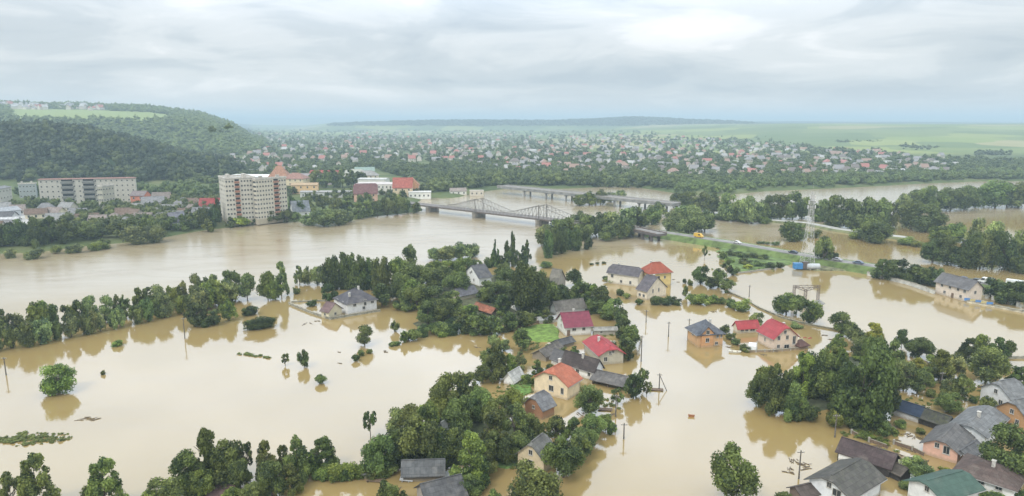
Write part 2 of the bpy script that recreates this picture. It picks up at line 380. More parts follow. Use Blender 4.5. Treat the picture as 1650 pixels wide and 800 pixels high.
# ------------------------------------------------------------------ trees
ICO = None
def ico():
    global ICO
    if ICO is None:
        import bmesh
        bm = bmesh.new(); bmesh.ops.create_icosphere(bm, subdivisions=1, radius=1)
        ICO = (np.array([v.co[:] for v in bm.verts]), np.array([[v.index for v in f.verts] for f in bm.faces])); bm.free()
    return ICO
def lobes_for(kind, rg):
    if kind == 'broad':
        n = 26; d = rg.normal(size=(n, 3)); d /= np.linalg.norm(d, axis=1)[:, None]; r = rg.uniform(.25, 1, n)**.4
        c = np.array([0, 0, .53]) + d*r[:, None]*np.array([.37, .37, .37]); rad = rg.uniform(.09, .17, n)
        c[:, 0] *= rg.uniform(.85, 1.15); c[:, 2] += .06*np.sin(c[:, 0]*9+rg.uniform(0, 6)); c[:, 2] = np.maximum(c[:, 2], .10)
    elif kind == 'taper':
        n = 30; z = rg.uniform(.10, .93, n)**.9; pr = .40*(1.02-z)**.65; a = rg.uniform(0, 6.28, n)
        c = np.stack([np.cos(a)*pr*rg.uniform(.5, 1.1, n), np.sin(a)*pr*rg.uniform(.5, 1.1, n), z], 1); rad = rg.uniform(.07, .15, n)*(1.15-.55*z)
    elif kind == 'willow':
        n = 28; d = rg.normal(size=(n, 3)); d /= np.linalg.norm(d, axis=1)[:, None]; r = rg.uniform(.2, 1, n)**.45
        c = np.array([0, 0, .47]) + d*r[:, None]*np.array([.37, .37, .38]); rad = rg.uniform(.10, .18, n)
    elif kind == 'poplar':
        n = 18; z = np.linspace(.08, .95, n); pr = np.sin(np.pi*np.clip(z, 0.05, .97)**.8)**.6*.26
        a = rg.uniform(0, 6.28, n); c = np.stack([np.cos(a)*pr*.9, np.sin(a)*pr*.9, z], 1); rad = .10+pr*.42
    elif kind == 'conifer':
        cs, rs = [], []
        for z in np.linspace(.06, .95, 9):
            k = max(1, int(7*(1-z))); R0 = .40*(1-z)**.9
            for i in range(k):
                a = 6.28*i/k + rg.uniform(0, 1); cs.append((np.cos(a)*R0, np.sin(a)*R0, z+rg.uniform(-.02, .02))); rs.append(.05+.11*(1-z))
        c, rad = np.array(cs), np.array(rs)
    elif kind == 'bush':
        n = 16; d = rg.normal(size=(n, 3)); d /= np.linalg.norm(d, axis=1)[:, None]
        c = np.array([0, 0, .38]) + d*rg.uniform(.3, 1, n)[:, None]*np.array([.34, .34, .36]); rad = rg.uniform(.13, .21, n)
    elif kind == 'sparse':
        n = 15; d = rg.normal(size=(n, 3)); d /= np.linalg.norm(d, axis=1)[:, None]; r = rg.uniform(.3, 1, n)**.4
        c = np.array([0, 0, .60]) + d*r[:, None]*np.array([.38, .38, .34]); rad = rg.uniform(.06, .12, n)
    return c, rad
def leaves(c, rad, n, size, rg, flat=.8):
    p = rad**2; p /= p.sum(); li = rg.choice(len(c), n, p=p)
    d = rg.normal(size=(n, 3)); d[:, 2] += .25; d /= np.linalg.norm(d, axis=1)[:, None]
    rr = rad[li]*rg.uniform(.78, 1.22, n)*(1+.12*np.sin(d[:, 0]*7+li)*np.cos(d[:, 1]*6))
    pos = c[li] + d*rr[:, None]
    keep = np.ones(n, bool)
    for j in range(len(c)):
        keep &= ~((np.linalg.norm(pos-c[j], axis=1) < rad[j]*.72) & (li != j))
    keep &= pos[:, 2] > 0.0
    pos, d, li = pos[keep], d[keep], li[keep]; n = len(pos)
    nr = d + rg.normal(size=(n, 3))*flat; nr /= np.linalg.norm(nr, axis=1)[:, None]
    t = np.cross(nr, rg.normal(size=(n, 3))); t /= np.linalg.norm(t, axis=1)[:, None]; u = np.cross(nr, t)
    s = size*rg.uniform(.55, 1.45, n)[:, None]; e = rg.uniform(.55, 1, n)[:, None]
    q = np.stack([pos-t*s, pos-u*s*e, pos+t*s, pos+u*s*e], 1).reshape(-1, 3)
    return q, li, n
def crown_arrays(kind, seed, nl, size, core=True):
    rg = np.random.default_rng(seed); c, rad = lobes_for(kind, rg)
    q, li, n = leaves(c, rad, nl, size, rg)
    lt = rg.uniform(.12, 1.0, len(c)); tone = np.clip(lt[li] + rg.normal(size=n)*.22, 0, 1)
    return c, rad, q, n, tone, lt
def crown_mesh(kind, seed, nl, size):
    c, rad, q, n, tone, lt = crown_arrays(kind, seed, nl, size)
    iv, jf = ico(); rg = np.random.default_rng(seed+99)
    if kind != 'sparse':
        V, Fc, T = [], [], []; b = 0
        for j in range(len(c)):
            vv = iv*rad[j]*.74*rg.uniform(.8, 1.08, (len(iv), 1)) + c[j]; vv[:, 2] = vv[:, 2].clip(0.0)
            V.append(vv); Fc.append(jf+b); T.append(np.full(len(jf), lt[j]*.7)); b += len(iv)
        V = np.concatenate(V); Fc = np.concatenate(Fc); T = np.concatenate(T)
    else: V = np.zeros((0, 3)); Fc = np.zeros((0, 3), int); T = np.zeros(0)
    # mixed triangles and quads: split quads to triangles
    qi = np.arange(n*4).reshape(n, 4) + len(V)
    tri = np.concatenate([Fc, qi[:, [0, 1, 2]], qi[:, [0, 2, 3]]]); tt = np.concatenate([T, tone, tone])
    m = np_mesh('crown', np.concatenate([V, q]), tri, 3, tt); m.materials.append(LEAF); return m
def trunk_mesh(kind, seed):
    rg = random.Random(seed); mb = MB(); top = {'broad': .62, 'willow': .5, 'poplar': .93, 'conifer': .97, 'sparse': .7, 'bush': .3, 'taper': .8}[kind]
    pts = [Vector((0, 0, -.12))]; k = 5
    for i in range(1, k+1): pts.append(Vector((rg.uniform(-.015, .015), rg.uniform(-.015, .015), top*i/k)))
    for i in range(k): mb.tube(pts[i], pts[i+1], .030*(1-i/(k+.5)), .030*(1-(i+1)/(k+.5)), 6, caps=False)
    if kind in ('broad', 'willow', 'sparse', 'taper'):
        for i in range(9 if kind == 'sparse' else 6):
            a = rg.uniform(0, 6.28); z0 = rg.uniform(.2, .5); r = rg.uniform(.2, .36); z1 = z0+rg.uniform(.15, .35)
            p = Vector((0, 0, z0)); q = Vector((math.cos(a)*r*.5, math.sin(a)*r*.5, (z0+z1)/2)); e = Vector((math.cos(a)*r, math.sin(a)*r, z1))
            mb.tube(p, q, .014, .010, 5, caps=False); mb.tube(q, e, .010, .004, 5, caps=False)
            if kind == 'sparse':
                for _ in range(3): mb.tube(e if rg.random() < .5 else q, e+Vector((rg.uniform(-.12, .12), rg.uniform(-.12, .12), rg.uniform(.02, .16))), .005, .002, 4, caps=False)
    m = mb.mesh('trunk'); m.materials.append(BARK); return m
TPL = {}
LOD = {'hi': (7000, .022), 'mid': (2600, .034), 'low': (800, .058)}
NV = {'hi': 4, 'mid': 4, 'low': 3}
def template(kind, lod, i):
    k = (kind, lod, i)
    if k not in TPL:
        nl, s = LOD[lod]; sd = hash_(kind)*31 + i*7 + 5
        if kind == 'sparse': nl = int(nl*.6)
        TPL[k] = crown_mesh(kind, sd, nl, s)
    if (kind, i) not in TPL: TPL[(kind, i)] = trunk_mesh(kind, i+3)
    return TPL[k], TPL[(kind, i)]
def hash_(s): return sum(ord(ch)*(i+1) for i, ch in enumerate(s)) % 997
NAMES = {'broad': 'broadleaf_tree', 'willow': 'willow_tree', 'poplar': 'poplar_tree', 'conifer': 'conifer_tree', 'bush': 'bush', 'sparse': 'sparse_tree', 'taper': 'garden_tree'}
CATS = {'broad': 'tree', 'willow': 'tree', 'poplar': 'tree', 'conifer': 'tree', 'bush': 'bush', 'sparse': 'tree', 'taper': 'tree'}
TINT = {'n': (1, 1, 1), 'd': (.62, .70, .66), 'l': (1.28, 1.28, .95), 'y': (2.1, 1.8, .9), 'g': (1.6, 1.5, 1.9), 'c': (1.0, 1.02, 1.0)}
KK = {'R': 'broad', 'W': 'willow', 'P': 'poplar', 'C': 'conifer', 'B': 'bush', 'O': 'sparse', 'T': 'taper'}
rt = random.Random(11); NT = 0
def tree(px, base, top, wd, code='R', label=None, group=None, depth=1.0):
    """one tree standing at a spot; code = kind letter + tint letter"""
    global NT
    NT += 1
    if code[0] == 'R' and label and group and rt.random() < .35: code = 'T'+code[1:]
    kind = KK[code[0]]; tint = TINT[code[1]] if len(code) > 1 else TINT['n']
    p = gat(px, base); h = height(p, top)*1.02; wm = wd/scale_at(p)*1.2
    if kind in ('broad', 'willow') and wm < h*.45: wm = h*.45
    lod = 'hi' if wd >= 36 else 'mid' if wd >= 17 else 'low'
    cm, tm = template(kind, lod, rt.randrange(NV[lod]))
    if kind == 'broad' and base < 800 and lod != 'low': h *= 1.0
    r = thing(NAMES[kind], label, CATS[kind], (p.x, p.y, p.z-.15), rt.uniform(0, 6.28), group)
    if kind != 'bush':
        t = link('trunk', tm, None, r); t.scale = (max(wm, h*.5), max(wm, h*.5), h)
    cr = link('crown', cm, None, r); cr.scale = (wm*rt.uniform(.95, 1.1), wm*depth*rt.uniform(.95, 1.1), h)
    j = rt.uniform(.78, 1.22); cr.color = (tint[0]*j*rt.uniform(.92, 1.08), tint[1]*j, tint[2]*j*rt.uniform(.92, 1.08), 1)
    return r
def grove(label, group, rows, code='R'):
    for q in rows:
        tree(q[0], q[1], q[2], q[3], q[4] if len(q) > 4 else code, label, group)
def underbrush(label, group, rows, frac=.6, wmin=26, limit=60):
    k = 0
    for q in rows:
        if (635 < q[0] < 765 and q[1] > 740) or q[3] < wmin or rt.random() > frac or k >= limit: continue
        k += 1; tree(q[0]+rt.uniform(-.4, .4)*q[3], q[1]+rt.uniform(-2, 3), q[1]-(q[1]-q[2])*.34, q[3]*.75, rt.choice(['B', 'Bl', 'Bc']), label, group)
def row(label, group, line, step, hpx, code='W', jit=1.5, var=.2, wf=(.62, .88)):
    pts = [at(*p) for p in line]; d = 0
    for a, b in zip(pts, pts[1:]):
        Ls = (b-a).length
        while d < Ls:
            q = a.lerp(b, d/Ls); q = q + Vector((rt.uniform(-jit, jit), rt.uniform(-jit, jit), 0))
            px, py = proj(q); hm = hpx*rt.uniform(1-var, 1+var); s = scale_at(q)
            tree(px, py, py-hm, hm*rt.uniform(*wf), code[0]+rt.choice(code[1:]), label, group); d += step*rt.uniform(.8, 1.2)
        d -= Ls

row('river bank willow in the left belt, rooted along its flooded field side', 'willows of the left belt, field side', [(-45,574),(60,556),(120,543),(200,527),(260,513),(320,501)], 3.2, 37, 'Wngglc', wf=(.5, .72))
row('taller river bank tree in the left belt, rooted along its river side', 'trees of the left belt, river side', [(-40,550),(60,535),(120,522),(200,508),(260,497),(320,487),(385,478)], 3.3, 39, 'Rngglc', wf=(.5, .72))
row('low willow scrub filling the foot of the left belt', 'scrub of the left belt', [(-40,560),(100,534),(200,515),(300,498),(330,496)], 5, 24, 'Bncg')
grove('pale willow at the right end of the left river belt', 'pale willows ending the left belt', [(335,498,450,34,'Wl'),(352,494,447,34,'Wl'),(370,488,448,34,'Wg'),(322,505,458,30,'Wg')])
grove('slender light tree in the water line between the belt and the dark roofed house', 'slender trees in water along the river edge',
      [(399,484,442,28,'Rg'),(432,484,439,26,'Rl'),(454,477,422,22,'Rg'),(443,484,448,24,'Wl'),(483,460,429,20,'Rg'),(498,460,428,18,'Rg'),(512,460,428,20,'Rg')])
grove('dark green tree in the short row in front of the left belt', 'dark trees in front of the left belt', [(316,526,486,34,'Wd'),(345,524,497,22,'Wd'),(334,526,505,22,'Bd')])
tree(370,517,481,24,'Wl','light green round tree between the dark row and the rounded dark bushes')
tree(402,508,489,26,'Bd','dark rounded bush just behind the long clipped dark bush')
tree(418,530,506,58,'Bd','long low dark bush lying in the flood beside the walled house', depth=.45)
tree(477,474,460,12,'Bl','small light bush in water near the walled yard')
grove('tall dark poplar in the tight dark row behind the white house with the hipped roof', 'dark poplars behind the hipped roof house',
      [(530,468,420,26,'Pd'),(543,466,416,26,'Pd'),(556,466,411,26,'Pd'),(569,466,413,26,'Pd'),(582,467,416,26,'Pd'),(595,467,420,26,'Pd'),(608,468,420,22,'Pc'),(620,470,418,22,'Pc')])
grove('broad tree beside the hipped roof white house', 'trees beside the hipped roof house', [(531,490,458,26,'Rd'),(615,495,458,30,'Rd'),(625,487,462,26,'Rd'),(638,478,440,26,'Rc'),(503,493,480,16,'Bd')])
grove('tree at the river end of the middle island', 'river end trees of the middle island',
      [(640,466,415,30,'Rl'),(660,458,396,42,'Rg'),(667,474,424,48,'R'),(690,470,432,36,'R'),(650,484,440,36,'Rc'),(676,484,448,30,'R')])
grove('grey green willow on the low islet in the river by the conifers', 'willows on the river islet', [(705,420,397,28,'Wg'),(722,420,393,32,'Wg'),(742,418,390,34,'Wg'),(760,414,391,24,'Wg')])
tree(798,429,386,16,'Cd','dark broad pointed conifer, tallest at the left of the river edge row')
tree(826,427,377,9,'Pd','tallest very thin dark poplar of the river edge row')
tree(817,427,390,11,'Pd','thin dark poplar just left of the tallest one')
grove('dark small tree beside the thin poplars on the river edge', 'small dark trees beside the thin poplars', [(820,430,402,16,'Rd'),(834,430,404,18,'Rd'),(843,428,397,18,'Rd'),(849,424,388,14,'R'),(808,430,412,14,'Rd'),(787,432,412,14,'Bd')])
MI = 'leafy garden tree in the dense grove around the roofs of the middle island'
_rows = [(700,455,422,36,'Rl'),(722,455,420,36,'Rl'),(745,452,415,36,'Rl'),(765,445,418,30,'R'),(712,470,430,40,'R'),(737,478,440,40,'R'),(672,500,460,40),(700,500,462,42),(728,502,468,40),(665,490,452,34,'Rl'),
       (690,524,486,42,'R'),(716,524,482,42,'Rc'),(745,535,500,32),(770,540,506,34,'Rc'),(795,538,508,32,'Rc'),(822,533,504,32,'Rd'),(845,528,500,32,'R'),
       (800,490,453,42,'R'),(785,484,452,34),(818,475,434,40,'R'),(810,507,474,28),(878,492,448,34,'R'),(893,485,452,30),(862,470,428,32,'Rc'),(812,447,425,26),(880,432,418,24,'B'),(868,515,490,26,'Rd'),(880,520,498,22,'R'),
       (907,492,458,30),(935,488,452,34),(955,492,458,30,'Rl'),(967,500,462,30),(988,515,480,28,'R'),(1000,525,495,24),(973,512,486,26),(958,505,478,28,'R'),(650,500,470,30,'R'),(757,512,490,26,'Rl'),(710,540,512,30,'Bc')]
grove(MI, 'garden trees of the middle island, upper half',
      _rows)
underbrush('low bush filling the ground under the middle island trees', 'underbrush of the middle island', _rows)
tree(850,512,424,62,'Rd','very large dark spreading tree towering in the centre of the middle island')
tree(926,461,433,26,'Rd','dark round tree at the river end of the grey barn')
grove('low clipped dark bush along the flooded edge of the middle island', 'edge bushes of the middle island', [(727,536,510,42,'Bd'),(702,536,514,30,'Bd'),(665,549,524,26,'B'),(682,542,520,24,'B'),(655,548,532,16,'Bl'),(640,557,547,12,'B')])
grove('bushy tree on the path side of the red roofed houses', 'trees on the path side of the red roofs', [(1006,548,512,28,'R'),(1016,560,525,28,'Rc'),(1008,572,542,26,'Rc'),(1012,582,556,18,'Rd'),(985,566,548,22,'B'),(1000,535,505,20)])
tree(841,566,530,34,'Rc','round tree in front of the bright green lawn')
grove('small garden tree between the lawn and the salmon roof', 'small garden trees below the lawn', [(797,560,538,22,'Rg'),(812,566,546,20,'Rg'),(800,612,552,40,'R'),(790,598,560,30),(778,618,588,28,'R'),(822,606,570,28,'Rl'),(838,595,566,24,'Rg'),(865,602,580,22,'R'),(850,618,598,24,'Bl'),(925,575,558,18,'R'),(905,572,556,14,'B'),(942,592,575,18,'B'),(886,600,582,18,'B')])
LI = 'leafy orchard tree in the thick belt below the salmon roof house'
_rows = [(725,676,600,58,'R'),(755,672,602,56,'R'),(705,690,642,44,'Rl'),(740,700,640,44),(690,725,650,58,'R'),(660,700,655,46,'R'),(638,704,660,34,'Rg'),(775,680,626,40,'R'),(800,690,640,44),(830,725,650,56,'R'),(828,682,628,36,'Rl'),(795,735,662,56,'R'),(850,712,665,36,'R'),
       (760,775,695,62,'Rl'),(728,750,688,50,'R'),(800,748,692,48,'R'),(840,742,705,36,'R'),(675,748,665,60,'R'),(636,752,694,50,'Rd'),(612,765,702,48,'Rc'),(706,750,700,40,'Rd'),(655,748,712,32,'Rd'),(780,770,728,36,'R'),(820,745,718,30,'Bl'),(745,668,632,34,'R'),(870,710,682,28,'R')]
grove(LI, 'orchard trees below the salmon roof house',
      _rows)
underbrush('low bush filling the ground under the orchard belt trees', 'underbrush of the orchard belt', _rows)
tree(597,706,660,22,'Od','dark sparse topped tree at the tip of the orchard belt beside the flood')
grove('broad tree at the path side of the small beige gabled house', 'trees at the path side of the beige gable', [(908,770,702,56,'R'),(940,728,690,44,'R'),(925,712,674,40,'Rc'),(955,708,668,38,'R'),(975,694,668,26,'R'),(895,705,672,32),(935,745,700,34,'Rc'),(985,700,680,16,'R')])
tree(948,668,620,46,'R','round tree standing in water beside the salmon roof house')
tree(1020,642,600,30,'Rd','dark round tree at the end of the long grey shed')
grove('small open tree with branches over the path by the grey shed', 'open trees by the grey shed', [(1036,628,592,20,'O'),(1042,640,612,14,'O'),(995,652,625,24,'Oc')])
tree(860,822,748,76,'R','large round tree cut by the lower edge, beside the small beige gable')
grove('low garden tree by the dark roof at the lower edge', 'low trees by the lower edge roof', [(625,812,775,34,'Rc'),(758,800,765,36,'R'),(775,790,762,28,'Rd'),(795,812,788,26,'R'),(762,784,764,22,'B'),(650,808,790,18,'R')])
BL = 'leafy tree in the dense clump at the lower edge above the tan pool'
_rows = [(336,775,690,50,'Rc'),(305,795,728,52,'Rc'),(362,775,706,50,'Rc'),(270,815,768,54,'R'),(322,806,756,44,'Rl'),(388,792,742,36,'R'),(352,798,758,34,'Rc'),(430,775,710,36,'R'),(438,805,745,46,'Rc'),(480,775,706,44,'R'),
       (466,800,748,40,'R'),(520,758,705,46,'Rd'),(500,765,730,30,'Rl'),(410,815,778,40,'Rc'),(375,815,785,30,'Rl'),(245,822,790,30,'Rl'),(458,765,716,26,'R')]
grove(BL, 'lower edge clump above the tan pool',
      _rows)
underbrush('low bush at the foot of the lower edge clump', 'underbrush of the lower edge clump', _rows)
tree(398,768,710,22,'Oc','slim open tree rising between the two lower edge clumps')
grove('light green shrub in the hedge running right above the tan pool', 'hedge shrubs above the tan pool', [(540,772,738,34,'Bl'),(562,770,736,34,'Bl'),(582,768,742,30,'Bl'),(520,772,748,26,'Bl'),(600,772,748,24,'B'),(555,775,752,20,'Bd'),(537,776,756,18,'B')])
tree(62,822,732,58,'Tc','tall layered dark tree at the lower left corner')
tree(20,822,762,44,'Oc','bare branched tree beside the tall layered one at the lower left corner')
tree(172,824,739,58,'T','tall tree at the lower edge right of the layered dark tree')
tree(150,820,780,34,'Rc','small tree tucked at the left foot of the tall lower edge tree')
tree(95,633,586,46,'Wl','round bushy tree alone in the flood at the left')
tree(588,557,526,28,'Rc','round tree alone in water below the walled house')
tree(490,592,563,18,'Rc','small dark round tree alone in the open flood')
tree(516,618,598,19,'B','low rounded bush alone in the open flood, lower than the small dark tree')
tree(188,558,546,18,'Bl','small light bush awash below the left belt')
tree(166,604,595,8,'B','tiny bush awash in the open water at left')
tree(573,582,567,14,'Bd','dark bush awash below the lone round tree')
tree(582,574,560,13,'B','small bush touching the dark bush in the flood')
tree(595,570,560,12,'Bl','small light bush right of the pair in the flood')
tree(637,535,516,13,'Rc','small round tree in water near the edge bushes')
tree(651,553,532,12,'Rl','light slim sapling in water near the edge bushes')
tree(632,558,549,14,'B','small flat bush awash left of the edge bushes')
tree(460,590,568,14,'O','leafless small tree standing in the flood')
# right of the path
tree(1129,458,428,26,'Rd','dark round tree, first of the row beside the orange hipped roof')
grove('dark tree in the row leading from the round one along the dyke', 'dark trees along the inner dyke', [(1146,465,445,22,'R'),(1158,463,434,22,'Rd'),(1171,472,450,24,'R'),(1171,446,420,18,'Od'),(1181,444,431,14,'Rd')])
grove('light topped hedge shrub behind the boathouse shallows', 'hedge shrubs between the yellow house and the dyke', [(1118,489,470,24,'Bl'),(1132,491,468,28,'Bl'),(1146,489,472,22,'Bl'),(1160,490,475,18,'B'),(1194,500,478,30,'Bl'),(1178,495,478,18,'B'),(1112,460,448,10,'B')])
grove('dark clipped shrub in front of the pale gabled wing', 'shrubs in front of the pale gabled wing', [(1029,491,478,15,'Bd'),(1058,491,472,22,'Bd'),(1072,491,474,20,'Bd'),(1088,491,476,20,'Bd'),(1000,476,464,16,'B'),(1009,481,469,14,'Bl'),(985,455,444,20,'B'),(976,450,442,10,'B')])
tree(1104,480,461,9,'Rl','slim light sapling in front of the dark round row')
tree(1103,457,446,7,'Bd','small dark bush in water right of the yellow house')
tree(1267,507,470,42,'R','large round tree, left of the two beside the steel frame')
tree(1305,523,482,34,'R','round tree, right of the two beside the steel frame')
tree(1283,508,477,20,'Rc','narrow tree squeezed between the two round ones beside the steel frame')
tree(1281,528,518,22,'Bg','low scrub awash below the two round trees')
tree(1219,528,503,22,'Rg','grey green airy tree behind the small red roofed garage')
grove('small shrub in the strip along the brick house yard wall', 'yard wall shrubs', [(1168,538,521,18,'Bc'),(1178,547,532,14,'B'),(1187,556,541,15,'B'),(1200,566,553,18,'Bc')])
tree(1355,541,504,38,'R','round tree at the head of the big right grove')
grove('light yellow green tree at the back of the big right grove', 'light trees of the right grove', [(1405,560,520,38,'Ry'),(1350,566,538,30,'Rl'),(1378,560,522,26,'Rg')])
RG = 'leafy tree in the big right grove around the huge dark tree'
_rows = [(1395,580,545,40,'R'),(1318,640,560,54,'R'),(1292,640,566,46,'Rl'),(1335,648,572,52,'Rc'),(1244,664,590,48,'R'),(1222,656,600,38,'R'),(1265,664,598,42,'R'),(1278,676,616,38,'Rc'),(1350,655,565,46,'Rc'),(1345,610,560,44,'R'),(1420,672,585,50,'Rd'),(1405,650,548,54,'Rc'),(1440,585,548,34,'R'),(1232,640,592,34,'Rl')]
grove(RG, 'trees of the big right grove',
      _rows)
underbrush('low bush at the foot of the big right grove trees', 'underbrush of the right grove', _rows)
tree(1385,686,552,82,'Wd','huge very dark tree in the middle of the right grove')
grove('low dark bush at the water edge of the big right grove', 'edge bushes of the right grove', [(1300,678,643,34,'Bd'),(1370,690,662,30,'Bd'),(1405,688,655,34,'Bd'),(1356,668,642,26,'Bd'),(1422,700,676,24,'Bc'),(1340,660,640,22,'Bd')])
tree(1343,688,660,24,'Rl','light sapling in front of the huge dark tree')
tree(1452,562,531,17,'Rd','small dark upright tree on the far side of the right grove')
tree(1481,578,546,40,'Rd','broad dark tree between the right grove and the flood')
tree(1470,575,552,24,'Rd','smaller dark tree leaning against the broad dark tree')
grove('dark tree in the far pair at the right by the water line wall', 'dark far trees at the right', [(1560,585,545,36,'Rd'),(1607,582,543,32,'Rd'),(1623,580,550,20,'Rd')])
tree(1580,576,540,28,'Rl','light tree rising behind the dark far trees at the right')
tree(1588,618,558,50,'R','tall round tree in front of the dark far trees at the right')
grove('light tree in the gardens behind the navy roofed shed', 'garden trees behind the navy roof', [(1515,618,565,44,'Rl'),(1536,612,572,30,'Rg'),(1480,594,577,22,'Ry'),(1505,590,572,26,'Rl'),(1455,630,580,36,'Rg'),(1478,634,596,34,'R'),(1447,628,608,20,'R'),(1492,622,590,24,'Rc'),(1512,612,588,26,'Rd')])
grove('small garden tree standing in water left of the white gabled house', 'garden trees left of the white gable', [(1530,642,610,30,'R'),(1550,646,604,28,'Rc'),(1530,664,634,38,'R'),(1568,650,635,13,'Bd'),(1590,670,640,26,'R'),(1640,625,590,38,'Rd'),(1655,640,600,30,'Rd'),(1500,640,622,18,'B')])
tree(1622,772,688,72,'Rc','large round tree at the right edge behind the brown roof')
tree(1650,760,705,40,'Rd','dark tree cut by the right edge beside the large round one')
tree(1478,772,735,42,'Rg','pale airy tree at the end of the long dark barn')
tree(1463,788,771,24,'B','low shrub between the long barn and the green roof')
grove('small shrub among the debris behind the long dark barn', 'shrubs behind the long barn', [(1452,690,671,20,'B'),(1424,704,679,24,'R'),(1397,707,694,26,'Bl'),(1422,715,702,18,'Bl'),(1483,699,686,16,'B'),(1440,700,685,16,'Bl')])
tree(1524,763,750,24,'By','bright yellow green bush in front of the pink house')
tree(1574,721,701,20,'Bd','dark shrub between the pink house and the grey roofed white house')
tree(1590,808,790,46,'Bl','light leafy bush at the lower right edge')
tree(1645,806,788,30,'B','bush in the lower right corner')
tree(1266,808,788,26,'Bd','dark bush at the lower edge by the power pole')
tree(1180,804,722,72,'R','large round tree alone in the flood at the lower edge')
# middle distance
grove('dark poplar standing in water before the railway bridge wood', 'poplars before the railway bridge wood', [(883,416,374,17,'Pd'),(894,411,370,17,'Pd'),(906,409,368,18,'Pd'),(916,403,372,14,'Pd'),(928,404,370,19,'Pd'),(946,402,370,17,'Pd')])
tree(978,388,362,28,'Wc','round tree in water right of the poplars')
grove('wood tree on the neck between the steel bridge and the railway bridge', 'wood by the railway bridge', [(880,396,358,30,'Wg'),(900,390,350,32,'W'),(922,388,347,32,'Wc'),(945,384,344,34,'W'),(965,381,342,32,'Wc'),(985,376,338,34,'Wg'),(1008,372,333,34,'Wg'),(1030,368,330,34,'Wc'),(1050,362,332,28,'Wc'),(1000,385,356,26,'Wc'),(1060,350,325,26,'Wg'),(935,370,340,28,'Wg'),(1014,382,360,20,'Wd')])
grove('big grey green willow right of the railway bridge', 'willows right of the railway bridge', [(1085,376,338,38,'Wg'),(1110,379,329,46,'Wg'),(1135,373,336,34,'Wg'),(1098,360,330,34,'Wc')])
grove('light willow on the shoal under the long concrete bridge', 'willows on the shoal by the concrete bridge', [(933,332,312,18,'Wl'),(950,331,308,22,'Wl'),(968,330,305,22,'Wl'),(985,326,308,18,'Wg'),(1000,320,305,18,'Wg')])
MB_ = 'tree in the long row standing in flood beyond the embankment'
_rows = [(1092,335,308,24,'Wc'),(1110,335,306,26,'Wc'),(1130,340,308,26,'W'),(1150,345,312,26,'Wc'),(1172,356,307,32,'Wg'),(1190,357,318,28,'Wc'),(1210,361,311,34,'Wg'),(1226,358,322,26,'Wl'),(1241,354,312,28,'Wc'),(1258,353,311,28,'Wc'),(1277,354,306,32,'Wc'),(1293,352,314,22,'Wc'),(1318,356,318,28,'Wc'),(1333,357,318,26,'Wc'),(1346,366,311,34,'Wc'),(1370,368,317,34,'W'),(1393,370,314,32,'Wc'),(1411,372,315,34,'Wc'),(1434,369,324,24,'W')]
grove(MB_, 'tree row beyond the embankment', _rows)
underbrush('low bush at the foot of the tree row beyond the embankment', 'underbrush of the row beyond the embankment', _rows)
grove('low willow at the foot of the row beyond the embankment', 'low willows beyond the embankment', [(1414,391,350,44,'Wc'),(1382,385,367,28,'Wl'),(1408,392,371,30,'W'),(1272,389,354,30,'Wc'),(1287,387,358,24,'Wc'),(1313,383,367,22,'Bl'),(1460,394,379,30,'Bl'),(1475,398,384,20,'Bl'),(1250,395,387,14,'B'),(1236,394,388,10,'B'),(1226,393,387,12,'B')])
grove('wood tree at the bend of the far road right of the row', 'wood at the far road bend', [(1453,350,309,22,'Wg'),(1468,368,318,36,'Wc'),(1492,373,328,46,'W'),(1480,340,304,38,'Wc'),(1503,342,296,38,'Wc'),(1531,340,298,38,'Wc'),(1554,339,297,36,'Wc'),(1571,335,300,26,'Wc'),(1603,335,286,46,'Wc'),(1622,335,295,34,'Wc'),(1641,334,289,44,'Wc')])
grove('tree in the thick dark wood at the right edge above the embankment', 'dark wood above the embankment at right', [(1502,424,384,36,'Wd'),(1525,426,376,38,'Wd'),(1548,430,384,34,'Wd'),(1512,394,360,30,'Wl'),(1538,390,356,30,'Wl'),(1560,432,370,38,'Wd'),(1579,433,368,38,'Wc'),(1598,434,364,38,'Wd'),(1570,402,348,24,'Wg'),(1617,436,368,38,'Wd'),(1634,430,364,34,'W'),(1645,441,408,28,'Wd'),(1600,395,352,26,'Wg'),(1655,415,372,34,'Wd')])
grove('dark round tree along the pale wall left of the cream warehouse', 'round trees left of the cream warehouse', [(1421,450,417,34,'Rd'),(1443,452,417,34,'Rd'),(1477,459,427,34,'Rd'),(1497,460,430,32,'Rd'),(1515,452,432,18,'Rc')])
grove('dark round tree along the wall right of the cream warehouse', 'round trees right of the cream warehouse', [(1603,482,448,34,'Rd'),(1622,490,454,34,'Rd'),(1642,494,455,36,'Rd')])
tree(1570,483,470,12,'Bd','small dark shrub at the right corner of the cream warehouse')
tree(1325,428,382,28,'R','tall open tree beside the lattice mast')
tree(1340,426,405,18,'R','lower tree right of the tall open one by the lattice mast')
tree(1135,419,396,8,'Oc','thin half drowned sapling below the embankment')
grove('bush in the green patch below the embankment', 'bushes of the green patch', [(1166,417,403,16,'B'),(1180,413,402,18,'B'),(1195,416,403,20,'B'),(1212,417,405,20,'B'),(1230,419,408,18,'B'),(1175,425,412,18,'Bl'),(1200,427,414,22,'B'),(1222,430,417,20,'B'),(1240,433,420,18,'Bd'),(1256,432,419,12,'Bd'),(1204,434,424,16,'By'),(1188,438,428,10,'B')])
grove('dark scrub along the road foot beyond the lattice mast', 'scrub beyond the mast', [(1360,430,418,14,'B'),(1378,434,422,16,'Bd'),(1395,437,425,14,'B'),(1345,431,420,12,'Bd'),(1340,404,397,10,'B')])
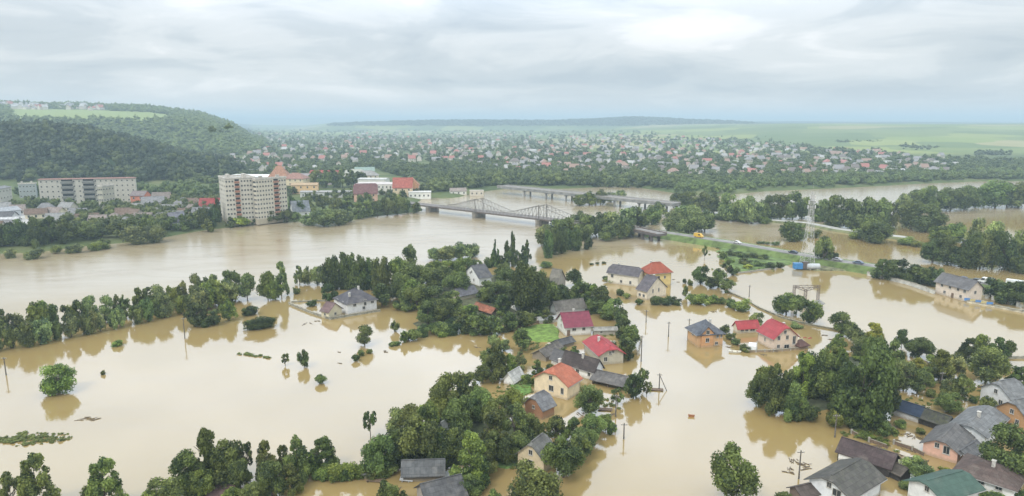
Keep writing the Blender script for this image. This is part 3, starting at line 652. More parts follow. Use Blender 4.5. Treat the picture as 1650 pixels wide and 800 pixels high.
# left bank of the river
grove('dense waterside tree on the left bank below the streets', 'waterside trees of the left bank', [(-15,405,355,36,'Rd'),(10,403,358,34,'Rd'),(35,402,353,36,'Rd'),(60,402,350,36,'Rd'),(85,398,350,36,'Rd'),(106,392,352,34,'Rd'),(140,386,355,34,'Rc'),(165,386,360,32,'Rd'),(190,383,358,30,'R'),(212,384,352,30,'Rc'),(236,380,345,32,'R'),(258,376,352,26,'R'),(278,376,350,24,'Rc'),(296,374,346,24,'R'),(313,372,344,22,'Rc'),(330,370,336,20,'Rd'),(345,368,330,18,'Rd')])
grove('rounded willow bush in the river edge shallows of the left bank', 'river edge bushes of the left bank', [(18,416,399,17,'Bg'),(56,417,396,27,'Bg'),(90,409,391,20,'Bl'),(120,408,388,25,'Bg'),(155,404,385,20,'Bl'),(168,401,381,20,'Bl')])
grove('large grey green willow in the river edge of the left bank', 'large willows in the left river edge', [(218,394,361,34,'Wg'),(249,391,359,36,'Wg')])
grove('dark columnar poplar at the foot of the apartment tower', 'columnar poplars below the tower', [(352,364,322,12,'Pd'),(385,356,326,8,'Pd'),(397,356,334,8,'Pd'),(412,356,336,8,'Pd'),(428,354,340,8,'Pd'),(471,345,318,12,'Pd')])
grove('light green tree on the bank below the apartment tower', 'bank trees below the tower', [(335,374,353,22,'Rl'),(372,367,350,16,'Rc'),(390,365,348,24,'Ry'),(410,362,346,16,'Rd'),(440,360,339,30,'R'),(462,359,338,22,'R'),(476,358,342,18,'Rc'),(424,361,346,14,'R')])
grove('big rounded willow overhanging the river right of the tower', 'big willows right of the tower', [(500,363,340,32,'Wg'),(522,365,333,40,'Wg'),(545,363,335,32,'Wg'),(562,358,339,18,'Wg')])
grove('bank tree between the big willows and the steel bridge', 'bank trees by the steel bridge', [(578,353,325,22,'Rc'),(592,350,322,24,'Rc'),(608,349,324,24,'Rc'),(624,348,318,24,'R'),(640,346,312,26,'R'),(655,343,320,14,'Rc'),(671,344,324,14,'Wc'),(590,336,310,24,'R'),(560,340,315,24,'Rc'),(540,342,316,24,'Rc'),(520,338,314,22,'Rc'),(498,343,318,22,'Rc'),(483,347,322,20,'Rd')])
grove('tree of the trimmed park grove behind the apartment tower', 'park grove trees', [(510,302,275,22,'Rl'),(524,303,273,24,'R'),(538,303,272,24,'R'),(552,303,272,24,'R'),(566,302,274,24,'R'),(580,300,276,20,'Rc'),(502,298,280,14,'Rl')])
tree(466,300,282,7,'Cd','thin dark pointed tree beside the yellow town buildings')

# ------------------------------------------------------------------ buildings
def fit(A, B, C, z=0.0, tmax=40):
    a, b, c = at(*A, z), at(*B, z), at(*C, z)
    def solve(v, px):
        k = (px-CX)/F; q = b - Vector((0, 0, HC)); den = v.x - k*v.dot(FW)
        return (k*q.dot(FW) - q.x)/den if abs(den) > 1e-6 else 8
    if abs(A[0]-B[0]) >= abs(C[0]-B[0]):
        u = (a-b); la = u.length; u.normalize(); v = Vector((-u.y, u.x, 0)); v = v if v.dot(c-b) > 0 else -v
        lc = min(max(solve(v, C[0]), 3), tmax); return b, u, la, v, lc
    v = (c-b); lc = v.length; v.normalize(); u = Vector((-v.y, v.x, 0)); u = u if u.dot(a-b) > 0 else -u
    la = min(max(solve(u, A[0]), 3), tmax); return b, u, la, v, lc
WINM = {}
def window_mesh(w_, h_, far=False):
    k = (w_, h_)
    if k not in WINM:
        a = MB(); t = .09
        for x in (-w_/2, 0, w_/2): a.box((x, -.03, 0), (t if x else .05, .08, h_+t))
        for z in (-h_/2, h_/2): a.box((0, -.032, z), (w_+t, .08, t))
        a.box((0, -.05, -h_/2-.1), (w_+.25, .16, .06))
        f = a.mesh('window'); f.materials.append(FRAME)
        p = MB().box((0, -.005, 0), (w_, .04, h_)).mesh('pane'); p.materials.append(GLASS)
        WINM[k] = (f, p)
    return WINM[k]
def add_window(par, pos, nrm, w_=1.1, h_=1.3):
    f, p = window_mesh(w_, h_); o = link('window', f, None, par); o.location = pos
    o.rotation_euler = (0, 0, math.atan2(nrm.x, -nrm.y)); g = link('pane', p, None, o); return o
def roof_geo(L_, W_, h, rh, k, ov, th=.16):
    """pitched roof, ridge along x; k=1 plain gable, 0 full hip, between = clipped gable"""
    sl = rh/(W_/2); d = (1-k)*W_/2*(1.0 if k > 0 else .95); hc = h + rh*k; cy = (W_/2)*(1-k)
    ex, ey, ez = L_/2+ov, W_/2+ov, h-ov*sl
    rx = ex - d if k < 1 else ex; rz = h+rh
    up = []
    if k <= 0: side = lambda s: [(-ex, s*ey, ez), (ex, s*ey, ez), (rx, 0, rz), (-rx, 0, rz)]
    elif k >= 1: side = lambda s: [(-ex, s*ey, ez), (ex, s*ey, ez), (ex, 0, rz), (-ex, 0, rz)]
    else: side = lambda s: [(-ex, s*ey, ez), (ex, s*ey, ez), (ex, s*cy, hc), (rx, 0, rz), (-rx, 0, rz), (-ex, s*cy, hc)]
    a = side(-1); b = side(1)[::-1]; up = [a, b]
    if k <= 0: up += [[(ex, -ey, ez), (ex, ey, ez), (rx, 0, rz)], [(-ex, ey, ez), (-ex, -ey, ez), (-rx, 0, rz)]]
    elif k < 1: up += [[(ex, -cy, hc), (ex, cy, hc), (rx, 0, rz)], [(-ex, cy, hc), (-ex, -cy, hc), (-rx, 0, rz)]]
    m = MB()
    for p in up: m.poly([(x, y, z+th) for x, y, z in p]); m.poly([(x, y, z) for x, y, z in reversed(p)])
    from collections import Counter
    edges = {}
    for p in up:
        for i in range(len(p)):
            e = (p[i], p[(i+1) % len(p)]); r = (e[1], e[0])
            if r in edges: del edges[r]
            else: edges[e] = 1
    for (p, q) in edges: m.poly([p, q, (q[0], q[1], q[2]+th), (p[0], p[1], p[2]+th)])
    m.box((0, 0, rz+th+.02), (2*rx-.1, .28, .10))
    return m
def wall_geo(L_, W_, h, rh, k, z0=-1.0):
    m = MB(); x, y = L_/2, W_/2
    m.poly([(-x, -y, z0), (x, -y, z0), (x, -y, h), (-x, -y, h)]); m.poly([(x, y, z0), (-x, y, z0), (-x, y, h), (x, y, h)])
    cy = y*(1-k); hc = h+rh*k
    for s in (1, -1):
        top = [(s*x, s*y, h), (s*x, -s*y, h)] if k <= 0 else ([(s*x, s*y, h), (s*x, 0, hc), (s*x, -s*y, h)] if k >= 1 else [(s*x, s*y, h), (s*x, s*cy, hc), (s*x, -s*cy, hc), (s*x, -s*y, h)])
        m.poly([(s*x, -s*y, z0), (s*x, s*y, z0)] + top)
    return m
def house(label, A, B, C, top, ridge='A', rr=.42, k=1.0, wall=(.7, .68, .62), roof=(.1, .1, .1), ov=.45, wins=None, attic=None, chim=None,
          name='house', cat='house', brick=False, rough=.6, moss=0, ribs=5, wear=.2, door=None, z=0.0, open_side=None, group=None, wmat=None):
    b, u, la, v, lc = fit(A, B, C, z)
    h = max(1.2, height(b, top)); ctr = b + u*la/2 + v*lc/2
    ax, L_, W_ = (u, la, lc) if ridge == 'A' else (v, lc, la)
    rz = math.atan2(ax.y, ax.x); rh = W_*rr
    t = thing(name, label, cat, (ctr.x, ctr.y, z), rz, group); M = Matrix.Translation(ctr) @ Matrix.Rotation(rz, 4, 'Z'); MI_ = M.inverted()
    wm_ = wmat or wall_mat(wall, brick)
    if open_side:
        m = MB(); x, y = L_/2-.2, W_/2-.2
        fb = (MI_ @ (b+Vector((0, 0, 0)))).y          # which local side faces B
        s = -1 if fb < 0 else 1
        m.box((0, -s*y, h/2-.5), (L_-.4, .15, h+1)); m.box((-x, 0, h/2-.5), (.15, W_-.4, h+1)); m.box((x, 0, h/2-.5), (.15, W_-.4, h+1))
        m.build('wall', wm_, t)
        n_ = max(2, int(L_/3.5))
        for i in range(n_+1): MB().box((-x+2*x*i/n_, s*y, h/2-.5), (.18, .18, h+1)).build('post', WOOD, t)
    else: wall_geo(L_, W_, h, rh, k).build('wall', wm_, t)
    ro = roof_geo(L_, W_, h, rh, k, ov).build('roof', roof_mat(roof, rough, ribs, wear, moss), t)
    R3 = Matrix.Rotation(-rz, 3, 'Z')
    for key, e, ln, nr in (('A', u, la, -v), ('C', v, lc, -u)):
        nl = R3 @ nr
        for (s, zz, *sz) in (wins or {}).get(key, []):
            p = MI_ @ (b + e*(ln*s) + nr*.02); add_window(t, Vector((p.x, p.y, zz)), nl, *(sz or ()))
        if door and door[0] == key:
            p = MI_ @ (b + e*(ln*door[1]) + nr*.03); dd = MB().box((0, 0, .7), (1.0, .08, 2.3)).build('door', WOOD, t)
            dd.location = (p.x, p.y, 0); dd.rotation_euler = (0, 0, math.atan2(nl.x, -nl.y))
            MB().box((.38, -.08, .8), (.05, .08, .14)).build('handle', STEEL, dd)
    if attic:
        key = 'C' if ridge == 'A' else 'A'; e, ln, nr = (v, lc, -u) if key == 'C' else (u, la, -v)
        nl = R3 @ nr
        for s, zz in attic:
            p = MI_ @ (b + e*(ln*s) + nr*.02); add_window(t, Vector((p.x, p.y, h+rh*zz)), nl, .8, 1.0)
    for (cx_, cy_) in (chim or []):
        cz = h + rh*(1-abs(cy_)) ; c = MB(); c.box((cx_*L_/2, cy_*W_/2, cz+.4), (.55, .55, 1.6)); c.box((cx_*L_/2, cy_*W_/2, cz+1.25), (.72, .72, .14))
        c.build('chimney', plain((.5, .48, .44), .9, .2), ro)
    # rain gutter along the near eave, and a small drainpipe
    if not open_side and cat == 'house':
        g = MB(); sl = rh/(W_/2); s = -1 if (MI_ @ b).y < 0 else 1
        g.tube((-L_/2-ov, s*(W_/2+ov+.05), h-ov*sl-.02), (L_/2+ov, s*(W_/2+ov+.05), h-ov*sl-.02), .08, n=6)
        g.tube((L_/2-.1, s*(W_/2+.08), h-ov*sl), (L_/2-.1, s*(W_/2+.08), -.3), .05, n=5); g.build('gutter', plain((.3, .29, .28), .6, .1), t)
    t['_h'] = h; return t, dict(L=L_, W=W_, h=h, rh=rh, M=M, b=b, u=u, v=v, la=la, lc=lc)
WHITE = (.80, .79, .76); CREAM = (.66, .56, .40); GREYR = (.19, .185, .18); DKR = (.085, .08, .085); RED = (.42, .06, .068); SAL = (.47, .15, .085); BRNR = (.12, .085, .075)
two = lambda *a: list(a)
# -- middle island and the walled plot
house('white two storey house with dark hipped roof inside the walled flooded yard', (539,493), (560,508.5), (607.5,499.5), 490, 'C', 0.32, 0, wall=(.62,.62,.62), roof=(.10,.095,.11), rough=.5,
      wins={'C': [(.25,3.4),(.55,1.6,1.0,1.0),(.6,3.4,.9,2.0),(.85,3.4)], 'A': [(.3,3.8,1,.9),(.7,3.8,1,.9)]}, chim=[(-.6,-.5),(.2,-.1)])
house('small cream outbuilding with brown roof in front of the hipped roof house', (518,508), (530,514.5), (551,508), 503, 'A', .40, 1, wall=(.55,.50,.36), roof=(.20,.13,.13), wins={'A': [(.5,1.3,.8,.8)], 'C': [(.5,1.2,.9,.9)]}, name='outbuilding', cat='outbuilding')
house('white gabled house with dark grey roof among trees near the river side', (749,453), (772,462.5), (792,456), 448, 'C', 0.32, 1, wall=WHITE, roof=(.11,.11,.12), wins={'A': [(.35,2.0,.8,1.0),(.6,4.4,.8,.9)], 'C': [(.5,2.0,1,1)]}, attic=[(.5,.35)], chim=[(.2,.15)])
house('low beige shed with grey roof below the white gabled house', (727,474), (742,485), (770,479), 477, 'C', .35, 1, wall=(.45,.42,.33), roof=(.15,.15,.17), name='shed', cat='shed')
house('long open shed with rust orange roof on the middle island', (763,500), (792,510), (803,503), 505, 'A', .42, 1, wall=(.12,.08,.06), roof=(.35,.13,.075), name='shed', cat='shed', open_side=True, wear=.3)
house('tiny white hut with dark roof beside the huge dark tree', (823,497), (833,503), (843,499), 498, 'C', .5, 1, wall=WHITE, roof=(.1,.11,.12), name='hut', cat='hut')
house('weathered grey barn with a steep gable behind the middle island trees', (884,461), (897,469), (911,463), 456, 'A', .62, 1, wall=(.30,.28,.25), roof=(.24,.22,.19), name='barn', cat='barn', wear=.35, ribs=8, moss=.4)
house('long low house with worn grey brown roof behind the magenta roof', (887,501), (897,509), (943,503), 500, 'C', .5, 1, wall=WHITE, roof=(.17,.155,.14), wear=.3, moss=.3)
house('low white lean-to with flat pale grey roof left of the magenta roof', (866,516), (870,522), (899,519), 516.5, 'C', .18, 1, wall=WHITE, roof=(.42,.43,.42), name='outbuilding', cat='outbuilding')
house('white house with magenta red roof beside the green lawn', (898,534), (911,542), (953,539), 527, 'C', .36, 1, wall=(.66,.65,.62), roof=(.24,.05,.08), ov=.5,
      wins={'C': [(.33,2.0,1.2,1.0),(.70,2.0,1.0,1.0)], 'A': [(.5,2.2,.7,.9)]}, attic=[(.5,.3)], chim=[(-.05,.1)], door=('C', .12), rough=.42, wear=.1)
house('low block annex with pale grey flat roof right of the magenta roof house', (955,533), (958,541), (994,540), 533, 'C', .16, 1, wall=(.42,.40,.35), roof=(.33,.32,.29), name='annex', cat='outbuilding', wins={'C': [(.3,1.0,.7,.6)]})
house('beige house with bright red clipped gable roof by the flooded path', (942,580), (966,589), (1004,585.5), 572, 'A', 0.28, .6, wall=(.42,.39,.31), roof=RED, ov=.6,
      wins={'C': [(.25,1.6,1,1.2),(.55,3.6,.9,.9)]}, attic=[(.45,.1)], chim=[(.2,.3)], rough=.4, wear=.1)
house('white house with a long dark brown roof between the red and the salmon roof', (905,598), (957,614), (971,600), 598, 'A', .62, 1, wall=WHITE, roof=(.085,.068,.065), wins={'A': [(.5,1.4,1,1.1),(.75,1.4,1,1.1),(.15,1.4,.8,1)], 'C': [(.5,1.6,.9,1.1)]}, chim=[(-.1,.15)], ribs=8)
house('small white house with a steep grey roof left of the dark brown roof', (888,586), (903,592), (910,583), 582, 'A', .7, 1, wall=WHITE, roof=(.16,.155,.16), name='outbuilding', cat='outbuilding')
house('grey brown low roofed barn below the lawn', (858,574), (880,583), (908,568), 575, 'C', .30, 1, wall=(.22,.19,.15), roof=(.14,.125,.115), name='barn', cat='barn', wear=.3, ribs=8, moss=.25)
house('dark grey roofed shed touching the magenta roof yard', (893,558), (900,563), (925,556), 557, 'C', .3, 1, wall=(.2,.18,.15), roof=(.10,.10,.105), name='shed', cat='shed')
house('cream house with salmon clipped gable roof above the flooded orchard', (861,631), (914,645.5), (934,629), 621, 'C', 0.33, .62, wall=(.70,.58,.40), roof=SAL, ov=.6,
      wins={'A': [(.48,2.0,1.3,1.4),(.15,2.0,.8,1.5),(.5,4.6,.9,1.0)]}, chim=[(.5,.05)], rough=.5, wear=.12)
house('small brick outbuilding with grey patched roof below the salmon roof house', (846,666), (874,677), (893,661), 660, 'C', .5, .65, wall=(.33,.16,.08), brick=True, roof=(.20,.20,.21), name='outbuilding', cat='outbuilding', wear=.3, wins={'A': [(.5,2.3,.7,.7)]})
house('long grey board shed with open front beside the path', (953,619), (1006,631), (1022,617), 623, 'A', .22, 1, wall=(.2,.18,.16), roof=(.165,.155,.15), name='shed', cat='shed', open_side=True, wear=.3, ribs=8)
house('beige gabled cottage with grey roof near the lower edge', (834.5,752), (876,765), (896,744), 742, 'C', 0.48, .8, wall=(.55,.46,.31), roof=(.17,.165,.16), wear=.3, moss=.3, wins={'A': [(.5,1.6,.9,1.1)]}, attic=[(.5,.3)])
house('grey corrugated shed standing at the tan pool', (643,768), (650,777), (714,775), 764, 'C', .60, 1, wall=(.10,.09,.08), roof=(.14,.145,.15), name='shed', cat='shed', wear=.3, ribs=9)
house('dark tiled roof of a house cut by the lower edge', (672,818), (690,828), (750,812), 812, 'C', .36, 1, wall=(.3,.27,.24), roof=(.105,.105,.11), wear=.3, ribs=9)
house('small brown roofed shed in the lower left clump', (334,800), (336,808), (372,806), 799, 'C', .2, 1, wall=(.15,.1,.08), roof=(.13,.08,.075), name='shed', cat='shed')
house('pale steep roofed hut hidden in the orchard trees', (716,706), (722,710), (733,702), 703, 'C', .8, 1, wall=(.3,.3,.28), roof=(.35,.36,.34), name='hut', cat='hut')
house('tiny white hut at the back of the small lawn', (822,617), (828,622), (844,612), 615, 'C', .6, 1, wall=WHITE, roof=(.5,.5,.48), name='hut', cat='hut')
house('weathered dark box hut awash at the tan pool', (584,766), (587,773), (602,772), 766, 'C', .12, 1, wall=(.09,.085,.08), roof=(.12,.12,.115), name='hut', cat='hut')
# -- open flood, right of the path
house('large pale house with dark grey roof, main wing nearest the river', (988,446), (979,456), (1028,463), 438, 'C', .50, .5, wall=(.62,.58,.50), roof=(.125,.115,.13), ov=.5, rough=.5,
      wins={'C': [(.15,3.2),(.45,1.4,.9,1.1),(.75,1.4,.9,1.3)]}, chim=[(-.5,.2)])
house('pale gabled wing with grey roof and arched door in front of the yellow house', (1026,476), (1042,484), (1073,477), 469, 'A', .42, 1, wall=(.66,.58,.46), roof=(.135,.12,.135), rough=.5,
      wins={'C': [(.3,3.0,.7,1.4),(.6,3.0,.7,1.4)], 'A': [(.3,1.4,1.0,1.0),(.7,1.4,1,1)]}, name='house', chim=[(0,-.2)])
house('yellow house with orange hipped roof', (1031,453), (1046,463), (1081,460), 440, 'C', .42, 0, wall=(.60,.47,.20), roof=(.36,.09,.05), ov=.6, rough=.5, wear=.12,
      wins={'C': [(.12,3.6,.8,1.1),(.4,3.6,1.4,1.2),(.7,3.6,.8,1.1)], 'A': [(.5,3.6,.8,1)]}, chim=[(-.4,.2)])
t, q = house('unfinished brick house with blue grey roof rising from open water', (1107.5,549), (1124,560), (1164,557.5), 538, 'A', .36, 0, wall=(.50,.31,.16), brick=False, roof=(.115,.125,.15), ov=.7, rough=.45,
      wins={'A': [(.5,3.2,.9,1)], 'C': [(.78,3.3,.7,1.4),(.93,3.3,.5,1.4),(.30,1.2,1.5,.9),(.75,.9,.9,.9)]}, chim=[(.2,-.45)])
# brick front gable of that house
c_ = MB(); nl = q['M'].inverted(); bb = q['b']; vv = q['v']; uu = q['u']
P0 = nl @ (bb + vv*(q['lc']*.12) - uu*.5); P1 = nl @ (bb + vv*(q['lc']*.58) - uu*.5); D = (nl.to_3x3() @ uu); hh = q['h']
W2 = (P1-P0).length; rise = W2*.5; mid = (P0+P1)/2
prof = [(P0.x, P0.y, -1), (P1.x, P1.y, -1), (P1.x, P1.y, hh+.2), (mid.x, mid.y, hh+.2+rise), (P0.x, P0.y, hh+.2)]
c_.poly(prof); back = [(x+D.x*4, y+D.y*4, z) for x, y, z in prof]; c_.poly(back[::-1])
for i in range(5): j = (i+1) % 5; c_.poly([prof[j], prof[i], back[i], back[j]])
fr = c_.build('front_gable', wall_mat((.52,.27,.12), True), t)
r_ = MB()
for (E, s) in ((P0, -1), (P1, 1)):
    dx = (E-mid)*1.18; e0 = Vector((mid.x+dx.x, mid.y+dx.y, hh+.25-rise*.18)) - D*.4; p0 = Vector((mid.x, mid.y, hh+.25+rise)) - D*.4
    up_ = Vector((0, 0, .14)); r_.poly([e0, p0, p0+D*4.6, e0+D*4.6]); r_.poly([e0+up_, e0+D*4.6+up_, p0+D*4.6+up_, p0+up_]); r_.poly([e0, e0+up_, p0+up_, p0])
r_.build('gable_roof', roof_mat((.115,.125,.15), .45), t)
nn = -D
for zz, hz_, ww in ((hh+.4, 1.2, 1.1), (2.2, 1.2, 1.1)):
    add_window(t, Vector((mid.x, mid.y, zz)) + nn*.03, nn, ww, hz_)
house('low white garage with bright red roof between the two tall houses', (1182,531), (1189,538), (1222,536), 529, 'C', .55, 1, wall=(.62,.55,.42), roof=RED, rough=.4, wear=.08, wins={'C': [(.2,1.1,1.0,1.0),(.42,1.1,1.0,1.0),(.70,1.1,1.6,1.0)]}, name='garage', cat='garage')
t, q = house('pale pink house with bright red roof and arched porch in the flood', (1221,552), (1246,565), (1284,561.5), 545, 'A', .42, .8, wall=(.62,.50,.40), roof=RED, ov=.55, rough=.4, wear=.08,
      wins={'A': [(.55,2.0,.6,1.0)], 'C': [(.2,3.6,.9,1.2),(.55,3.6,.9,1.2),(.2,1.1,.9,1.0),(.85,2.6,1.0,2.4),(.55,.7,1.6,1.5)]}, attic=[(.45,.45)], chim=[(0,-.45)])
house('low brown domed summerhouse right of the pink house', (1284,560), (1288,564), (1302,562), 560, 'C', .35, 0, wall=(.2,.12,.09), roof=(.13,.07,.06), name='summerhouse', cat='shed')
# -- lower right cluster
house('navy blue roofed open shed at the right', (1436,668), (1479,682), (1490,668), 669.5, 'A', .42, 1, wall=(.55,.57,.60), roof=(.035,.055,.10), name='shed', cat='shed', wear=.12, rough=.4)
house('dark mossy roofed board barn joined to the navy shed', (1480,682.5), (1522,697), (1534,681), 685, 'A', .42, 1, wall=(.055,.035,.03), roof=(.085,.085,.075), name='barn', cat='barn', moss=.6, wear=.3, wmat=DARK)
house('white gabled house with grey roof at the right edge', (1578,649), (1625,668), (1655,646), 642, 'C', 0.38, .75, wall=(.60,.61,.62), roof=(.20,.205,.21), ov=.5, wear=.22, attic=[(.5,.12)], wins={'A': [(.3,2.0,.9,1.2)]})
house('orange brick house with grey roof at the right edge below the white gable', (1602,683), (1652,704), (1690,680), 675, 'C', .40, .75, wall=(.42,.23,.10), brick=True, roof=(.18,.185,.19), ov=.5, wear=.22, wins={'A': [(.3,2.4,.8,1.1)]}, attic=[(.5,.1)])
house('wide white house with slate grey clipped roof in the right cluster', (1527,708), (1585,726), (1618,702), 703, 'C', 0.24, .7, wall=(.60,.62,.63), roof=(.20,.205,.21), ov=.6, wear=.22, wins={'A': [(.45,2.4,.9,1.1)]}, chim=[(-.2,-.1)])
t, q = house('pink house with grey clipped gable roof and a white porch', (1486,731), (1541,748), (1563,731), 729, 'C', 0.3, .7, wall=(.62,.38,.29), roof=(.16,.155,.155), ov=.6, wear=.2, wins={'A': [(.32,2.2,1.1,1.6)]}, attic=[(.6,.1)])
house('low white porch wing joined to the pink house', (1541,744), (1560,752), (1584,736), 738, 'C', .3, 1, wall=WHITE, roof=(.15,.15,.155), name='porch_wing', cat='outbuilding', door=('A', .5))
tB, qB = house('long dark boarded barn with brown roof beside the flooded lane', (1349,742), (1432,770), (1446,756), 754, 'A', .36, 1, wall=(.05,.03,.028), roof=(.095,.068,.068), name='barn', cat='barn', wear=.25, ribs=9, wmat=DARK)
pW = MB().box((-qB['L']*.27, 0, (qB['h']-1.3)/2), (qB['L']*.42, .06, qB['h']+.5)).build('white_wall_panel', wall_mat(WHITE), tB); pW.location = (0, -qB['W']/2-.05, 0)
if (qB['M'].inverted() @ qB['b']).y > 0: pW.location = (qB['L']*.54, qB['W']/2+.05, 0)
house('low dark lean-to closing the end of the long dark boarded barn', (1433,769), (1449,777), (1461,765), 765, 'A', .3, 1, wall=(.05,.03,.028), roof=(.10,.085,.07), name='shed', cat='shed', wear=.3, wmat=DARK)
house('white gabled house with dark olive grey roof at the lower edge', (1302,800), (1366,830), (1417,806), 800, 'C', 0.27, .7, wall=(.66,.68,.70), roof=(.105,.10,.092), ov=.7, wear=.15, moss=.2, wins={'A': [(.3,3.0,1.5,1.3)]}, attic=[(.5,.22)])
house('house with dark green sheet roof at the lower right edge', (1462,806), (1515,830), (1575,812), 803, 'C', 0.24, .75, wall=(.66,.67,.66), roof=(.075,.13,.105), ov=.7, rough=.45, wear=.12, attic=[(.45,.15)])
house('long low white house with brown roof at the lower right corner', (1538,777), (1632,808), (1650,800), 788, 'A', 0.18, 0, wall=WHITE, roof=(.125,.09,.08), ov=.6, wear=.15, wins={'A': [(.55,1.8,1,1.2),(.25,1.8,1,1.2),(.8,1.8,1,1.2)]}, chim=[(-.1,.2)])
house('small brown roofed shed at the lower edge', (1278,806), (1292,814), (1325,806), 800, 'C', .3, 1, wall=(.2,.15,.12), roof=(.11,.09,.08), name='shed', cat='shed')
# -- cream warehouse by the embankment
house('cream warehouse with grey roof beside the embankment road', (1506.5,472.5), (1558,487), (1581,478), 466, 'A', 0.42, 1, wall=(.60,.52,.44), roof=(.17,.165,.17), name='warehouse', cat='warehouse', ov=.7,
      wins={'A': [(.1,3.8,1,1.2),(.3,3.8,1,1.2),(.55,3.8,1,1.2),(.8,3.8,1,1.2),(.2,1.4,1,1.1),(.7,1.4,1,1.1)], 'C': [(.5,3.4,1,1.2)]}, door=('A', .45))

# ------------------------------------------------------------------ apartment blocks
def slab_block(label, A, B, C, top, floors, cols_a, cols_c, wall, stripes=(), z=0.0, name='apartment_block', roofc=(.35, .34, .32), lcmax=60, balc=(.33, .17, .12), pitched=False, group=None):
    b, u, la, v, lc = fit(A, B, C, z, lcmax); h = height(b, top); ctr = b+u*la/2+v*lc/2; rz = math.atan2(v.y, v.x)
    t = thing(name, label, 'apartment building', (ctr.x, ctr.y, z), rz, group); MI_ = (Matrix.Translation(ctr) @ Matrix.Rotation(rz, 4, 'Z')).inverted(); R3 = Matrix.Rotation(-rz, 3, 'Z')
    MB().box((0, 0, h/2-1.5), (lc, la, h+3)).build('wall', wall_mat(wall), t)
    rf = MB()
    if pitched: roof_geo(lc, la, h, la*.18, 0, .5).build('roof', roof_mat(roofc), t)
    else:
        rf.box((0, 0, h+.15), (lc+.3, la+.3, .3)); r0 = rf.build('roof', plain(roofc, .9, .25, .3), t)
        p = MB()
        for (x, y, dx, dy) in ((0, la/2, lc, .25), (0, -la/2, lc, .25), (lc/2, 0, .25, la), (-lc/2, 0, .25, la)): p.box((x, y, h+.75), (dx+.3, dy+.3, .9))
        p.build('parapet', plain((.5, .47, .42), .9, .2), r0)
        for s in (-.3, .25): MB().box((lc*s, 0, h+1.4), (lc*.1, la*.3, 2.4)).build('lift_house', plain((.45, .42, .37), .9, .2), r0)
    f = h/floors; nwin = 0; rest = MB()
    for e, ln, nr, nc in ((v, lc, -u, cols_c), (u, la, -v, cols_a)):
        nl = R3 @ nr; ang = math.atan2(nl.x, -nl.y)
        for fl in range(floors):
            for i in range(nc):
                s = (i+.5)/nc
                if nc == cols_c and any(a <= s <= b2 for a, b2 in stripes): continue
                p = MI_ @ (b+e*(ln*s)+nr*.03); pos = Vector((p.x, p.y, (fl+.55)*f))
                if nwin < 98: add_window(t, pos, nl, 1.05, 1.15); nwin += 1
                else: rest.box(tuple(pos), (1.05, .10, 1.15), ang)
    if rest.v: tag(rest.build('windows', GLASS, t), kind='stuff')
    for a, b2 in stripes:
        for fl in range(floors):
            p = MI_ @ (b+v*(lc*(a+b2)/2)-u*.5); q = MB().box((0, 0, 0), (lc*(b2-a)*.9, 1.1, f*.42)).build('balcony', plain(balc, .9, .2), t)
            nl = R3 @ (-u); q.location = (p.x, p.y, (fl+.35)*f); q.rotation_euler = (0, 0, math.atan2(nl.x, -nl.y))
            MB().box((0, .45, f*.45), (lc*(b2-a)*.8, .15, f*.4)).build('pane', GLASS, q)
    return t
Zt = 3.5
slab_block('left wing of the cream nine storey apartment tower by the river', (357,353), (367,357), (415,353.5), 290, 9, 4, 10, (.52,.49,.42), stripes=((.30,.48),), z=Zt, lcmax=30)
slab_block('right wing of the cream nine storey apartment tower, set slightly forward', (413,353), (416,355), (464.5,349), 291, 9, 3, 11, (.54,.50,.41), stripes=((.56,.74),), z=Zt, lcmax=16)
slab_block('long five storey pale block with pinkish roof at the foot of the wooded hill', (60,328), (66,330), (221,326), 290, 5, 2, 18, (.44,.42,.37), stripes=((.22,.36),(.44,.58)), z=Zt, roofc=(.34,.2,.17), pitched=True, balc=(.2,.2,.19), lcmax=14)
slab_block('short grey block projecting from the long pinkish roofed block', (160,333), (168,336), (187,333), 302, 4, 3, 4, (.40,.38,.31), z=Zt, lcmax=14)
slab_block('low grey block left of the long pinkish roofed block', (30,320), (32,321), (60,320), 298, 3, 2, 5, (.28,.31,.31), z=Zt, roofc=(.25,.28,.29), lcmax=14)
slab_block('pale block with pitched grey roof at the left picture edge', (-14,332), (2,337), (22,332), 305, 3, 3, 4, (.42,.41,.36), z=Zt, roofc=(.24,.24,.25), pitched=True, lcmax=14)
def hb(label, px, py, w_, d_, h_, yaw, wall, roof, rr=.4, k=1.0, name='town_building', cat='building', nw=4, group=None, storeys=1):
    """a town building by its centre, size in metres and yaw"""
    p = gat(px, py); t = thing(name, label, cat, (p.x, p.y, p.z-.3), R(yaw), group)
    wall_geo(w_, d_, h_, d_*rr, k, -1).build('wall', wall_mat(wall), t)
    if rr > 0.02: roof_geo(w_, d_, h_, d_*rr, k, .5).build('roof', roof_mat(roof), t)
    else:
        r0 = MB().box((0, 0, h_+.2), (w_+.5, d_+.5, .4)).build('roof', plain(roof, .8, .15, .3), t)
    for s in range(storeys):
        for i in range(nw): add_window(t, Vector((-w_/2+w_*(i+.5)/nw, -d_/2-.02, h_*(s+.55)/storeys)), Vector((0, -1, 0)), 1.2, min(1.5, h_/storeys*.55))
        add_window(t, Vector((w_/2+.02, 0, h_*(s+.55)/storeys)), Vector((1, 0, 0)), 1.2, 1.3); add_window(t, Vector((-w_/2-.02, 0, h_*(s+.55)/storeys)), Vector((-1, 0, 0)), 1.2, 1.3)
    return t
hb('large flat white roofed hall behind the apartment tower', 408, 298, 46, 30, 9, -4, (.5,.5,.48), (.70,.71,.70), 0, nw=8)
